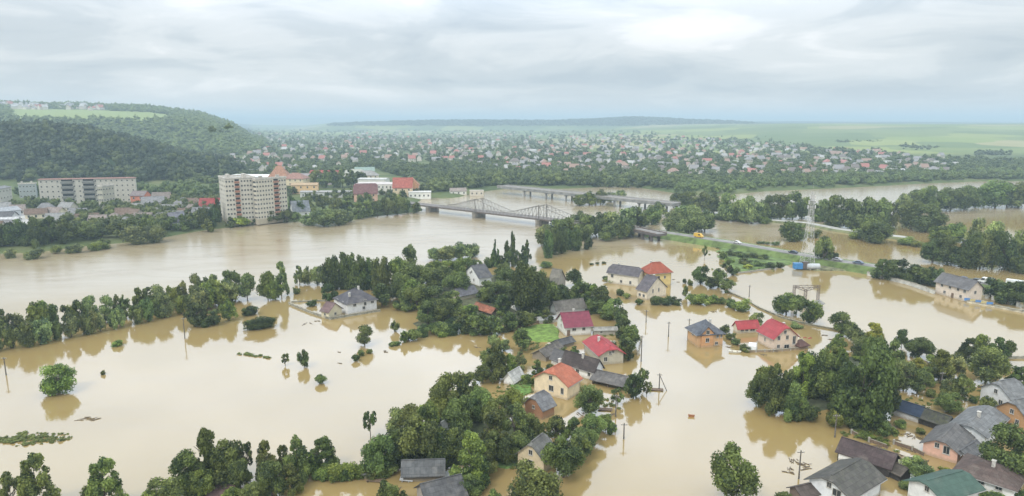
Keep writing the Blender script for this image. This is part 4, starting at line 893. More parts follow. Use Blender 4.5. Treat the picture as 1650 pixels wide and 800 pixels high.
hb('pale hall with low white roof just left of the flat white roofed hall', 388, 304, 20, 18, 7, 4, (.5,.5,.47), (.62,.63,.63), .05, nw=5)
hb('orange yellow town building with a pyramid roof right of the white hall', 452, 302, 18, 16, 11, 8, (.62,.42,.22), (.42,.22,.14), .6, 0, storeys=3)
hb('cream town building with pale red roof by the pointed dark tree', 478, 304, 20, 16, 10, -6, (.62,.52,.36), (.36,.2,.16), .3, 0, storeys=3)
hb('low apricot building in front of the park grove', 492, 312, 22, 12, 8, 10, (.66,.45,.24), (.5,.36,.22), .12, 1, storeys=2)
hb('long grey white shop building in front of the park grove', 545, 318, 60, 10, 5, 3, (.5,.5,.48), (.42,.41,.40), .08, nw=12)
hb('long white administrative building with flat layered roof right of the park grove', 613, 312, 40, 22, 9, -3, (.62,.60,.55), (.50,.46,.44), 0, nw=12, storeys=2)
hb('upper white storey hall behind the layered flat roof', 603, 303, 26, 18, 9, -3, (.62,.6,.56), (.62,.62,.60), .04, nw=6)
hb('dark red roofed building with salmon gable by the river road', 590, 324, 18, 14, 7, 10, (.55,.34,.25), (.20,.10,.10), .5, .8, nw=3, storeys=2)
hb('red and cream building with stepped orange gables by the bridge end', 650, 316, 16, 14, 8, 4, (.62,.50,.34), (.42,.12,.09), .55, nw=3, storeys=2)
hb('orange gabled building beside the stepped gables', 664, 314, 10, 12, 9, 92, (.62,.34,.18), (.45,.2,.1), .5, nw=2, storeys=2)
hb('white flat roofed building beside the bridge head', 677, 320, 18, 12, 6, 4, (.72,.71,.67), (.74,.73,.70), .03, nw=5)
hb('pale warehouse at the river between the two bridges', 738, 314, 14, 9, 4, 12, (.72,.7,.64), (.33,.28,.25), .25, nw=3)
hb('pale ruin like pier house in the water between the two bridges', 768, 316, 12, 5, 5, 5, (.55,.5,.42), (.5,.46,.4), 0, nw=3)
hb('long red roofed building above the park grove', 524, 290, 30, 12, 6, -4, (.5,.4,.34), (.42,.09,.09), .35, nw=6)
hb('second long red roofed building above the park grove', 543, 291, 24, 12, 6, -14, (.5,.4,.34), (.36,.10,.10), .35, nw=5)
hb('pale multi storey block of the town centre above the park grove', 572, 292, 26, 14, 9, -8, (.62,.60,.55), (.45,.46,.4), .25, 0, nw=6, storeys=3)
hb('cream block with mansard roof right of the park grove', 592, 296, 22, 14, 9, 6, (.60,.52,.40), (.35,.34,.33), .3, 0, nw=5, storeys=3)
hb('pale green trimmed block above the layered flat roof', 588, 290, 20, 12, 10, 15, (.60,.60,.5), (.3,.4,.36), .3, nw=4, storeys=3)
hb('long mauve grey building behind the orange yellow one', 500, 297, 44, 14, 8, -3, (.42,.36,.36), (.34,.30,.31), .2, nw=9, storeys=2)
hb('yellow street house below the wooded hill', 262, 331, 12, 10, 6, 15, (.66,.5,.12), (.24,.2,.18), .4, nw=3, storeys=2)
hb('salmon red street house end on to the long pale block', 228, 331, 10, 10, 8, 0, (.55,.20,.13), (.24,.2,.2), .3, nw=2, storeys=2)
hb('red roofed white house left of the apartment tower', 340, 342, 13, 10, 5, 4, (.66,.65,.62), (.34,.06,.06), .5, nw=4)
hb('white house with pointed grey roof on the bank right of the apartment tower', 484, 350, 11, 9, 5, 30, (.66,.66,.64), (.24,.26,.29), .7, nw=2)
hb('small house with blue grey gable standing over the left bank shallows', 285, 368, 8, 8, 5, 40, (.36,.36,.42), (.2,.2,.24), .6, nw=2)
hb('grey roofed street hall beside the yellow street house', 248, 338, 14, 9, 6, 24, (.5,.47,.43), (.26,.26,.27), .4, nw=5)
hb('green roofed shed at the far left street', 8, 358, 12, 9, 4, 10, (.5,.5,.5), (.12,.12,.13), .3, nw=2)
rl = random.Random(5)
lt = [(75,345),(60,352),(90,350),(110,340),(128,352),(142,362),(160,366),(95,364),(205,366),(218,355),(232,360),(246,352),(262,360),(200,352),(186,362),(275,345),(290,340),(300,352),(312,345),(282,356),(326,352),(245,370),(30,345),(5,345),(12,372),(-8,380),(20,384),(222,344),(296,333),(310,336)]
cols = [((.24,.24,.25),'grey'),((.2,.14,.11),'brown'),((.30,.25,.23),'faded brown'),((.31,.31,.31),'pale grey')]
for i, (px, py) in enumerate(lt):
    rc, nm = cols[i % 4]
    hb(f'house with {nm} roof among the gardens of the left bank streets', px, py, rl.uniform(8, 12), rl.uniform(6.5, 8.5), rl.uniform(3, 4.5), rl.uniform(-30, 30), rl.choice([(.6,.58,.52),(.5,.46,.4),(.62,.55,.42)]), rc, .45, rl.choice([1, 1, 0]), name='street_house', cat='house', nw=3, group=f'{nm} roofed houses of the left bank streets')
hb('long white roofed shop at the left edge street', 6, 366, 16, 10, 4, 20, (.6,.6,.6), (.6,.6,.61), .2, nw=4)
hb('long pale blue grey depot at the left edge behind the bank trees', -2, 352, 22, 10, 5, 60, (.5,.52,.55), (.4,.42,.45), .2, nw=4)

# ------------------------------------------------------------------ far houses and greenery
rf_ = np.random.default_rng(3)
HB = {}
def far_house_mesh(i):
    if i not in HB:
        L_, W_, h, rr, k = [(12, 9, 4.5, .5, 1), (13, 10, 5, .42, 0), (10, 8, 5.5, .55, 1), (16, 9, 4, .4, 1)][i]
        m = wall_geo(L_, W_, h, W_*rr, k, -1.5); m.mi = 1; g = roof_geo(L_, W_, h, W_*rr, k, .5)
        b = len(m.v); m.v += g.v; m.f += [tuple(x+b for x in f) for f in g.f]; m.m += [1]*len(g.f)
        m.mi = 2
        for x in (-.3, 0, .3): m.box((x*L_, -W_/2-.02, h*.55), (1.2, .1, 1.3))
        HB[i] = m
    return HB[i]
def obj_col(name, rough):
    m, n, b = newmat(name); oi = n.nodes.new('ShaderNodeObjectInfo')
    f = noise(n, objvec(n), 0.7, 4, .6).outputs['Fac']; c = mix(n, f, oi.outputs['Color'], (.2, .18, .16)); c = mix(n, .75, c, oi.outputs['Color'])
    n.links.new(c, b.inputs['Base Color']); b.inputs['Roughness'].default_value = rough; return m
FARROOF = obj_col('far_roofing', .6)
FARWALL = wall_mat((.58, .54, .48))
protos = {}
def far_house(i, x, y, z, yaw, colr, label, group):
    if i not in protos:
        me = far_house_mesh(i).mesh('house'); me.materials.append(FARWALL); me.materials.append(FARROOF); me.materials.append(GLASS)
        protos[i] = me
    o = link('village_house', protos[i]); o.location = (x, y, z); o.rotation_euler = (0, 0, yaw); o.color = (*colr, 1); sc_o = .62+.42*((x*7.3) % 1)**1.5; o.scale = (sc_o, sc_o, sc_o)
    return tag(o, label, 'house', group)
def img_zone(n, px0, px1, py0, py1, seed):
    g = np.random.default_rng(seed); return np.stack([g.uniform(px0, px1, n), g.uniform(py0, py1, n)], 1)
def town_density(px, py):
    k = np.interp(px, [330, 450, 600, 760, 900, 1200, 1450, 1560], [.55, .5, .5, .75, 1, 1, .75, .0])
    lo = np.interp(px, [330, 600, 760, 900, 1100, 1300, 1600], [216, 212, 213, 215, 222, 240, 257])
    hi = np.interp(px, [330, 480, 600, 680, 800, 1000, 1200, 1600], [292, 278, 262, 262, 274, 290, 284, 284])
    cl_ = wob(px, (py-195)*3.0, 28)+.6*wob(px+70, (py-195)*3.0+20, 9); return k*np.clip(.62+1.4*cl_, .12, 1)*((py > lo) & (py < hi))
RC = [((.36,.13,.11),'red roofed'),((.30,.19,.15),'terracotta roofed'),((.24,.235,.245),'grey roofed'),((.15,.125,.115),'dark brown roofed'),((.38,.38,.375),'pale roofed')]
pts = img_zone(6500, 330, 1600, 211, 296, 8); keep = rf_.uniform(0, 1, len(pts)) < town_density(pts[:, 0], pts[:, 1]); pts = pts[keep]
placed = []; far_rest = []
for px, py in pts:
    if any(abs(px-a)*1.0 < 10*(py-195)/80+2.5 and abs(py-b_) < 3.9*(py-195)/80+.8 for a, b_ in placed): continue
    placed.append((px, py))
placed.sort(key=lambda p: -p[1])
occ = []
GP = list(zip(*gat_many(placed[:1500])))
for n_, (px, py) in enumerate(placed[:1500]):
    p = Vector(GP[n_][:3])
    if GP[n_][3] < 25: continue
    i = int(rf_.integers(0, 4)); cr, nm = RC[int(rf_.choice(5, p=[.14,.2,.36,.18,.12]))]; yaw = float(rf_.choice([.3, .3+math.pi/2, -.2]) + rf_.normal()*.15)
    occ.append((px, py))
    if n_ < 300:
        d = 'left town across the river' if px < 760 else 'village beyond the concrete bridge' if px < 1120 else 'village beyond the right hand river arm'
        far_house(i, p.x, p.y, p.z, yaw, cr, f'small {nm} house among trees in the {d}', f'{nm} houses of the {d}')
    else: far_rest.append((i, p.x, p.y, p.z, yaw, cr, float(rf_.uniform(.6, .95))))
V, Fq, MI2 = [], [], []; b = 0; farm = MB(); mats_r = [FARWALL] + [plain(c_[0], .7, .2, .1) for c_ in RC]
def add_far(i, x, y, z, yaw, cr, s):
    g = far_house_mesh(i); b = len(farm.v); ca, sa = math.cos(yaw)*s, math.sin(yaw)*s; ci = 1+[c[0] for c in RC].index(cr)
    # wall first (faces before roof index 1) keep material indices
    farm.v += [(x+a*ca-q*sa, y+a*sa+q*ca, z+r*s) for a, q, r in g.v]; farm.f += [tuple(v_+b for v_ in f) for f in g.f]
    nwall = 4; farm.m += [0 if k < nwall else (ci if g.m[k] == 1 else 0) for k in range(len(g.f))]
for a in far_rest: add_far(*a)
for _ in range(60):     # hilltop settlement on the left
    px, py = rf_.uniform(-20, 175), rf_.uniform(170, 184); d = rf_.uniform(1730, 1860); x = (px-CX)/F*d; add_far(int(rf_.integers(0, 4)), x, d, H1(x, d), float(rf_.uniform(0, 3)), RC[int(rf_.choice([0, 4, 4, 2, 4]))][0], float(rf_.uniform(.8, 1.5)))
tag(farm.build('distant_houses', mats_r), 'hazy scatter of the farthest village houses beyond the river', 'village', kind='stuff')
# greenery as masses: hundreds of crowns in one mesh
def crown_lo(kind, seed, nl, size, nlobe=None):
    rg = np.random.default_rng(seed); c, rad = lobes_for(kind, rg)
    if nlobe: s = rg.choice(len(c), nlobe, replace=False); c, rad = c[s], rad[s]*1.35
    q, li, n = leaves(c, rad, nl, size, rg); iv, jf = ico()
    V, Fc, T = [], [], []; b = 0; lt_ = rg.uniform(.2, .8, len(c))
    for j in range(len(c)):
        V.append(iv*rad[j]*.9*rg.uniform(.8, 1.1, (len(iv), 1))+c[j]); Fc.append(jf+b); T.append(np.full(len(jf), lt_[j]*.8)); b += len(iv)
    qi = np.arange(n*4).reshape(n, 4)+b
    return np.concatenate(V+[q]), np.concatenate(Fc+[qi[:, [0,1,2]], qi[:, [0,2,3]]]), np.concatenate(T+[lt_[li], lt_[li]])
LO = [crown_lo('willow', 50+i, 70, .085, 9) for i in range(4)]
XLO = [crown_lo('willow', 80+i, 16, .12, 4) for i in range(4)]
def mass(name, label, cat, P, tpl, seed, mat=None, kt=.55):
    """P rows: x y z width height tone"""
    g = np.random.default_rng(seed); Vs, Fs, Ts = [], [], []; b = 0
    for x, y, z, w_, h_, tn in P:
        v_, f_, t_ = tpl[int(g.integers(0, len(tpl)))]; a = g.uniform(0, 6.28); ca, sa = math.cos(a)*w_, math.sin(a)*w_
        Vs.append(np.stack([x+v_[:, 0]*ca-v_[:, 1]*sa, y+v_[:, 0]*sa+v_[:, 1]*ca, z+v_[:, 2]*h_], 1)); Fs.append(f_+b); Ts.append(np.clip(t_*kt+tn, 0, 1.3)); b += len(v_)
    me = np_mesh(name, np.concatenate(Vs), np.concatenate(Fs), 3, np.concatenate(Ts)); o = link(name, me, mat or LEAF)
    return tag(o, label, cat, kind='stuff')
g = np.random.default_rng(21)
x = g.uniform(-980, -240, 5200); y = g.uniform(640, 930, 5200); hn_ = hill_near(x, y); ok = (hn_ > 1.2) & (sdist(x, y) > 30); x, y = x[ok], y[ok]; z = Hh(x, y)
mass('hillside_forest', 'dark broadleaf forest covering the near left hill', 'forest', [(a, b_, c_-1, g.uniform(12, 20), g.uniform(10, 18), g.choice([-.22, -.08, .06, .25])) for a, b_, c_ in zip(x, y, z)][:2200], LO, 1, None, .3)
x = g.uniform(-2600, -420, 18000); y = g.uniform(1140, 2000, 18000); hb_ = hill_back(x, y); fpx = CX+F*x/y
ok = (hb_ > 4) & ~((hb_ > 60) & (y > 1370) & (y < 1740) & (fpx > 30) & (fpx < 285)) & (fpx > -150) & (fpx < 430) & ~((y > 1720) & (y < 1875) & (fpx < 190) & (g.uniform(0, 1, 18000) < .8)); x, y = x[ok], y[ok]; z = Hh(x, y)
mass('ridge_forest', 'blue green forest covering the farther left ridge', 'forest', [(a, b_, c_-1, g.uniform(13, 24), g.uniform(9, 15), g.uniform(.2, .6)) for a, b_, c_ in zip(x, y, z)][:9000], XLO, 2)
# greenery between the houses: thinner with distance
pts = img_zone(14000, 300, 1720, 205, 300, 31); P = []
hiY = lambda px: np.interp(px, [300, 480, 600, 700, 850, 1000, 1100, 1250, 1400, 1650], [300, 284, 272, 300, 300, 298, 304, 301, 296, 288])
loY = lambda px: np.interp(px, [300, 600, 900, 1200, 1350, 1500, 1720], [209, 206, 208, 221, 243, 255, 262])
occ_a = np.array(occ)
for (px, py), gp in zip(pts, zip(*gat_many(pts))):
    if not (loY(px) < py < hiY(px)): continue
    if g.uniform() > .62 + .38*(py > 268): continue
    if np.any((np.abs(occ_a[:, 0]-px) < 4*(py-195)/80+.5) & (py-occ_a[:, 1] > -.6) & (py-occ_a[:, 1] < 3.5*(py-195)/80)): continue
    p = Vector(gp[:3])
    if p.y > 6000 or gp[3] < 6: continue
    s = np.interp(p.y, [600, 1500, 4000], [1, 1.25, 2.2]); P.append((p.x, p.y, p.z-.5, g.uniform(7, 12)*s, g.uniform(5, 10)*min(s, 1.4), g.choice([0, .1, .2, .35])))
near = [q for q in P if q[1] < 1300]; farp = [q for q in P if q[1] >= 1300]
mass('town_greenery', 'garden trees and scrub filling the gaps between the village houses', 'trees', near, LO, 3)
mass('distant_greenery', 'hazy blue green woods and gardens of the far plain', 'trees', farp, XLO, 4)
# riverside woods that read as one band
def band(name, label, line, depth, n, hgt, seed, tone=(0, .1, .25, .4)):
    P = []; pl = [gat(*p) for p in line]; ds = [0]
    for a, b_ in zip(pl, pl[1:]): ds.append(ds[-1]+(b_-a).length)
    for _ in range(n):
        d = g.uniform(0, ds[-1]); i = max(0, np.searchsorted(ds, d)-1); i = min(i, len(pl)-2); q = pl[i].lerp(pl[i+1], (d-ds[i])/(ds[i+1]-ds[i]))
        k = g.uniform(0, 1); xx, yy = q.x+g.uniform(-3, 3), q.y+k*depth; zz = max(-.3, H1(xx, yy)); h = g.uniform(*hgt)
        P.append((xx, yy, zz-.5, h*g.uniform(.8, 1.15), h, g.choice(tone)))
    mass(name, label, 'trees', P, LO, seed)
band('riverside_wood', 'dense wood on the far bank behind the two bridges', [(690,312),(760,304),(830,300),(900,303),(960,302),(1040,303),(1100,311)], 110, 520, (9, 14), 5)
band('willow_scrub', 'pale willow scrub lining the far bank of the right river arm', [(1090,311),(1150,317),(1230,307),(1350,303),(1500,295),(1580,292),(1700,291)], 70, 520, (6, 10), 6, (.2, .3, .45))
band('streetside_trees', 'garden trees between the streets of the left bank town', [(-30,395),(60,392),(150,380),(240,372),(330,362),(352,350)], 170, 650, (6, 10), 7)
band('courtyard_trees', 'trees before the long pinkish roofed block', [(22,335),(80,336),(150,338),(235,334),(330,338)], 14, 90, (5, 9), 19)
band('hillfoot_trees', 'trees along the foot of the near left hill', [(-30,322),(100,316),(230,318),(350,320)], 60, 150, (7, 11), 8)
band('town_avenue_trees', 'trees between the buildings right of the apartment tower', [(480,330),(560,326),(640,322),(690,318)], 60, 60, (6, 9), 9)
g2 = np.random.default_rng(77); P = []
for (px, py, n, wd, dy) in ((1385,232,60,70,1),(1290,219,70,120,1),(1480,220,60,100,2),(1410,244,4,10,.5),(1480,240,12,60,2),(1560,229,10,50,2),(1625,228,4,20,1),(1180,226,30,90,2),(1340,247,40,60,3),(1150,221,16,60,1),(1600,250,20,50,1),(1120,214,40,90,1)):
    for _ in range(n):
        p = gat(px+g2.uniform(-wd/2, wd/2), py+g2.uniform(-dy, dy))
        if p.y < 9000: P.append((p.x, p.y, p.z-1, g2.uniform(12, 22), g2.uniform(8, 13), g2.uniform(0, .2)))
mass('field_hedges', 'dark hedge lines and clumps across the far right fields', 'hedges', P, XLO, 10)
x = g2.uniform(-1250, 1500, 3500); y = g2.uniform(4200, 4700, 3500); z = Hh(x, y); ok = z > 34
mass('skyline_forest', 'blue forest on the long far ridge', 'forest', [(a, b_, c_-3, g2.uniform(30, 55), g2.uniform(10, 16), 0.) for a, b_, c_ in zip(x[ok], y[ok], z[ok])], XLO, 11)

# ------------------------------------------------------------------ embankment, roads
def strip(name, line, prof, mat, kind='structure', label=None, cat=None):
    """extrude a cross profile [(offset, height)] along a ground line"""
    pl = [at(*p) if len(p) == 2 else Vector(p) for p in line]; m = MB(); rings = []
    for i, p in enumerate(pl):
        d = (pl[min(i+1, len(pl)-1)]-pl[max(i-1, 0)]); d.z = 0; d.normalize(); nr = Vector((-d.y, d.x, 0))
        rings.append([p+nr*o_+Vector((0, 0, hh_)) for o_, hh_ in prof])
    for a, b_ in zip(rings, rings[1:]):
        for j in range(len(prof)-1): m.poly([a[j], b_[j], b_[j+1], a[j+1]])
    m.poly(rings[0]); m.poly(rings[-1][::-1])
    o = m.build(name, mat); return tag(o, label, cat, kind=kind)
GRASS = plain((.11, .155, .045), 1, .35, .25, name='verge_grass')
line = [(1050,379),(1085,384),(1130,391),(1180,399),(1240,410),(1300,421),(1360,431),(1420,440),(1480,450),(1560,463),(1640,474),(1740,488)]
emb = strip('embankment', line, [(-9,-1.5),(-5,2.6),(5,2.7),(9,-1.5)], GRASS)
pl = [at(*p) for p in line]
strip('embankment_road', [tuple(p+Vector((0, 0, 2.72))) for p in pl], [(-3.2,-.05),(-3.1,.0),(3.1,.0),(3.2,-.05)], ASPH)
strip('road_edge_line', [tuple(p+Vector((0, 0, 2.735))) for p in pl], [(2.75,0),(2.9,0)], plain((.7,.7,.68), .8, .1))
far_line = [(1150,352),(1220,356),(1300,362),(1350,372),(1400,379),(1462,386)]
strip('causeway', far_line, [(-6,-1.5),(-4,1.2),(4,1.2),(6,-1.5)], plain((.16,.17,.08), 1, .3, .3))
strip('causeway_road', [tuple(at(*p)+Vector((0, 0, 1.22))) for p in far_line], [(-3,-.05),(-2.9,0),(2.9,0),(3,-.05)], plain((.40,.39,.37), .9, .15, .3))
# the green patch below the embankment
def islet(name, pts_, zt, mat, jag=1.2, seed=1):
    rg = random.Random(seed); P = [at(*p) for p in pts_]; ring = []
    for a, b_ in zip(P, P[1:]+P[:1]):
        n_ = max(1, int((b_-a).length/2.5))
        for i in range(n_): q = a.lerp(b_, i/n_); ring.append(q+Vector((rg.uniform(-jag, jag), rg.uniform(-jag, jag), 0)))
    c = sum(ring, Vector())/len(ring); m = MB()
    for a, b_ in zip(ring, ring[1:]+ring[:1]):
        a0, b0 = a+Vector((0, 0, -.4)), b_+Vector((0, 0, -.4)); a1, b1 = a.lerp(c, .12)+Vector((0, 0, zt)), b_.lerp(c, .12)+Vector((0, 0, zt))
        m.poly([a0, b0, b1, a1]); m.poly([a1, b1, c+Vector((0, 0, zt+.1))])
    return tag(m.build(name, mat), kind='structure')
islet('green_flat', [(1152,392),(1200,399),(1260,409),(1292,418),(1285,427),(1255,432),(1215,437),(1190,441),(1172,432),(1160,420)], .5, plain((.10,.15,.04), 1, .45, .3, name='wet_meadow'), 2.0)
islet('mast_ground', [(1275,424),(1300,424),(1345,430),(1362,437),(1320,437),(1280,433)], .6, plain((.15,.15,.08), 1, .4, .4))
islet('lawn', [(828,532),(865,523),(893,522),(900,530),(905,548),(893,553),(866,553),(850,548)], .35, plain((.145,.225,.045), 1, .35, .8, name='bright_lawn'), .5, 2)
islet('small_lawn', [(822,622),(840,613),(858,618),(862,632),(838,640),(824,632)], .25, plain((.11,.20,.04), 1, .35, .8), .6, 3)
islet('garden_ground', [(800,735),(825,720),(842,728),(838,748),(815,756),(797,750)], .25, plain((.11,.18,.05), 1, .4, .6), .8, 4)
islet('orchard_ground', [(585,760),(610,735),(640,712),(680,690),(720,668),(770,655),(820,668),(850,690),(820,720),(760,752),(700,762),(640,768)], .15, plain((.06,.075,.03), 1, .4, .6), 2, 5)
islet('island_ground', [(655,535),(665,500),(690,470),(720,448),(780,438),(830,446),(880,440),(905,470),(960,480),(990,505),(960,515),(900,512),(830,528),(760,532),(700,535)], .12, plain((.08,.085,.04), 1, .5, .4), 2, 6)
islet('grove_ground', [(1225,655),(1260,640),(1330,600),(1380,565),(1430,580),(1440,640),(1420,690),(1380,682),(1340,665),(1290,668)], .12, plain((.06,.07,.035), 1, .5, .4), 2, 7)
# dykes and walls
def wall_line(label, line, h, th, mat, name='garden_wall', cat='wall', posts=0):
    t = thing(name, label, cat, tuple(at(*line[0]))); o0 = at(*line[0]); m = MB()
    for a, b_ in zip(line, line[1:]):
        p, q = at(*a)-o0, at(*b_)-o0; d = q-p; m.box(((p.x+q.x)/2, (p.y+q.y)/2, h/2-.5), (d.length+th, th, h+1), math.atan2(d.y, d.x))
    m.build('wall', mat, t); cp = MB()
    for a, b_ in zip(line, line[1:]):
        p, q = at(*a)-o0, at(*b_)-o0; d = q-p; cp.box(((p.x+q.x)/2, (p.y+q.y)/2, h+.04), (d.length+th*1.4, th*1.5, .08), math.atan2(d.y, d.x))
    cp.build('coping', plain((.29,.27,.21), .9, .25), t)
    if posts:
        pm = MB().box((0, 0, h/2-.3), (.34, .34, h+1.2)).mesh('post'); pm.materials.append(CONC)
        for a, b_ in zip(line, line[1:]):
            p, q = at(*a)-o0, at(*b_)-o0; n_ = max(1, int((q-p).length/posts))
            for i in range(n_): s = link('post', pm, None, t); s.location = p.lerp(q, i/n_)
    return t
GW = plain((.27,.26,.21), .9, .3, .8, name='garden_wall_stone')
wall_line('grey garden wall around the hipped roof house yard, mostly under water', [(466,491),(500,505),(532,515.5),(612,502)], .7, .3, GW, posts=3)
wall_line('short back wall of the walled yard', [(470,488),(505,486),(530,486)], .45, .25, GW)
wall_line('long low dyke wall crossing the flood to the right grove', [(1172,471),(1200,483),(1222,497),(1262,514),(1300,524),(1345,532),(1420,552)], .5, .35, plain((.20,.18,.12), .95, .35, .5), name='dyke_wall', posts=5)
wall_line('brown yard wall running from the garage to the pink house', [(1170,539),(1186,555),(1204,568),(1246,567.5),(1300,562)], .6, .3, plain((.25,.19,.13), .9, .3, .8), posts=2.5)
wall_line('pale concrete wall along the flood left of the cream warehouse', [(1398,444),(1430,451),(1462,459),(1505,474)], 1.5, .5, plain((.50,.49,.45), .9, .2, .6), name='concrete_wall', posts=4)
wall_line('pale wall line right of the cream warehouse', [(1560,488),(1600,495),(1650,505),(1700,514)], .8, .8, plain((.52,.47,.36), .9, .3, .6), name='concrete_wall', posts=4)
wall_line('thin stone strip edging the green patch', [(1190,441),(1215,438),(1245,434)], .5, .4, CONC, name='stone_edge')
wall_line('grey low wall reaching the right edge behind the round tree', [(1618,578),(1650,578),(1700,579)], .6, .4, GW)
wall_line('low fence rail along the path below the red roof house', [(1028,573),(1031,556),(1033,548)], .5, .2, WOOD, name='fence', cat='fence', posts=2)
# blue cladding panels along the right hand wall
for i in range(5):
    p = at(1556+i*9, 480.5+i*1.6, 1.4)
    o = MB().box((0, 0, 0), (1.9, .12, .9), R(-24)).box((0, 0, -.7), (.1, .1, 1.2)).box((0, 0, .48), (2.0, .2, .06), R(-24)).build('notice_panel', plain([(.08,.22,.5),(.5,.42,.2)][i % 2], .5, .1)); o.location = p+Vector((0, -1.0, -.3))
    tag(o, ['blue panel standing on the wall right of the warehouse', 'ochre panel standing on the wall right of the warehouse'][i % 2], 'panel', ['blue panels on the wall', 'ochre panels on the wall'][i % 2])
# field of pale stone stumps right of the warehouse
sm = MB(); sm.tube((0, 0, -1), (0, 0, 1.6), .7, .6, 8); sm.tube((0, 0, 1.6), (0, 0, 1.75), .8, .8, 8); smm = sm.mesh('tank'); smm.materials.append(plain((.5,.5,.47), .7, .15))
for i in range(12):
    p = at(1586+(i % 6)*10+(i//6)*4, 476+(i % 6)*2.6+(i//6)*5); o = link('standing_tank', smm); o.location = p; tag(o, 'pale upright round tank in the yard behind the right hand wall', 'tank', 'pale tanks in the yard')

# ------------------------------------------------------------------ bridges
def steel_bridge():
    a, b_ = at(655, 329, 0), at(925, 360, 0); a = at(652, 327.5, 4); b_ = at(940, 361, 4); d = (b_-a); Ls = d.length; rz = math.atan2(d.y, d.x)
    t = thing('steel_bridge', 'grey steel truss bridge with two tall peaks crossing the flooded river', 'bridge', tuple(a-Vector((0, 0, 4))), rz)
    dz = 4.6; wd = 8.0; L_ = Ls
    MB().box((L_/2, 0, dz), (L_, wd+1, .5)).build('deck', plain((.17,.15,.14), .8, .2, .5), t)
    g = MB()
    for y in (-wd/2, wd/2): g.box((L_/2, y, dz-.35), (L_, .4, 1.1))
    g.build('girder', RUST, t)
    def sx(px):        # bridge abscissa under an image column
        k = (px-CX)/F; q = a-Vector((0, 0, HC)); dd = d.normalized(); return (k*q.dot(FW)-q.x)/(dd.x-k*dd.dot(FW))
    piers = [sx(p) for p in (697, 772, 874)]; pk1, pk2 = piers[1], piers[2]
    low0, low1, end = piers[0], (pk1+pk2)/2, pk2+(pk2-pk1)*.42
    def hz_(x):
        w_ = (pk2-pk1)/2
        e = min(abs(x-pk1), abs(x-pk2)) ; q = max(0, 1-e/w_); return 1.4+6.8*q**1.1
    x0, x1 = max(0, pk1-(pk2-pk1)/2*1.25), min(L_, end+8); n_ = 40; xs = [x0+(x1-x0)*i/n_ for i in range(n_+1)]
    xs = sorted(set([min(xs, key=lambda v_: abs(v_-pk1)) and v_ for v_ in xs]))
    for y in (-wd/2, wd/2):
        top = MB(); web = MB(); zb = dz+.25
        for i in range(n_): top.tube((xs[i], y, zb+hz_(xs[i])), (xs[i+1], y, zb+hz_(xs[i+1])), .17, n=4)
        for i in range(n_+1): web.tube((xs[i], y, zb), (xs[i], y, zb+hz_(xs[i])), .085, n=4)
        for i in range(n_):
            up_ = (hz_(xs[i+1]) > hz_(xs[i])); p, q = (xs[i], xs[i+1]) if up_ else (xs[i+1], xs[i])
            web.tube((p, y, zb), (q, y, zb+hz_(q)), .085, n=4)
        top.build('upper_chord', BRSTEEL, t); web.build('web_bracing', BRSTEEL, t)
        rl_ = MB(); rl_.tube((0, y, dz+1.3), (L_, y, dz+1.3), .06, n=4)
        for i in range(int(L_/3)): rl_.tube((i*3, y, dz), (i*3, y, dz+1.3), .05, n=4)
        rl_.build('railing', BRSTEEL, t)
    cr = MB()
    for x in xs:
        if hz_(x) > 5.5: cr.tube((x, -wd/2, dz+hz_(x)), (x, wd/2, dz+hz_(x)), .12, n=4)
    cr.build('cross_bracing', BRSTEEL, t)
    for x in piers+[sx(735)*1.0] if False else piers:
        p = MB(); p.box((x, 0, 1), (3.2, wd+1.5, 6)); p.tube((x, -wd/2-.7, -2), (x, -wd/2-.7, 4), 1.6, n=10); p.build('pier', plain((.20,.18,.15), .9, .3, .5), t)
        if x != piers[0]:
            for y in (-wd/2, wd/2): MB().tube((x, y, dz), (x, y, dz+hz_(x)+.6), .3, n=4).build('tower_post', BRSTEEL, t)
steel_bridge()
def road_bridge(label, A, B, z, w_, pier_px, name='concrete_bridge', thick=2.0, col=(.20,.20,.195), ext0=0, dark=False):
    a, b_ = at(*A, z), at(*B, z); d = b_-a; L_ = d.length; t = thing(name, label, 'bridge', (a.x, a.y, 0), math.atan2(d.y, d.x))
    mt = plain(col, .85, .2, .3)
    MB().box((L_/2, 0, z), (L_, w_, thick)).build('deck', mt, t); MB().box((L_/2, 0, z+thick/2+.03), (L_, w_-2.4, .06)).build('roadway', ASPH, t)
    for s in (-1, 1):
        r = MB(); r.box((L_/2, s*(w_/2-.2), z+thick/2+1.0), (L_, .12, .12)); r.box((L_/2, s*(w_/2-.2), z+thick/2+.25), (L_, .25, .5))
        for i in range(int(L_/4)): r.box((i*4+2, s*(w_/2-.2), z+thick/2+.6), (.12, .12, .9))
        r.build('railing', STEEL if not dark else RUST, t)
    dd = d.normalized()
    for px in pier_px:
        k = (px-CX)/F; q = a-Vector((0, 0, HC)); x = (k*q.dot(FW)-q.x)/(dd.x-k*dd.dot(FW)); p = MB()
        for y in (-w_/3, w_/3): p.tube((x, y, -2), (x, y, z-thick/2), .8, n=10)
        p.box((x, 0, z-thick/2-.4), (1.8, w_*.9, .8)); p.build('pier', mt, t)
    return t
road_bridge('long grey concrete road bridge behind the steel bridge', (808,301), (1090,330), 6, 11, [850,885,917,955,995,1035,1070])
road_bridge('short dark railway bridge at the head of the embankment', (1012,368), (1066,379), 4, 8, [1025,1042,1056], name='railway_bridge', thick=1.2, col=(.10,.085,.08), dark=True)

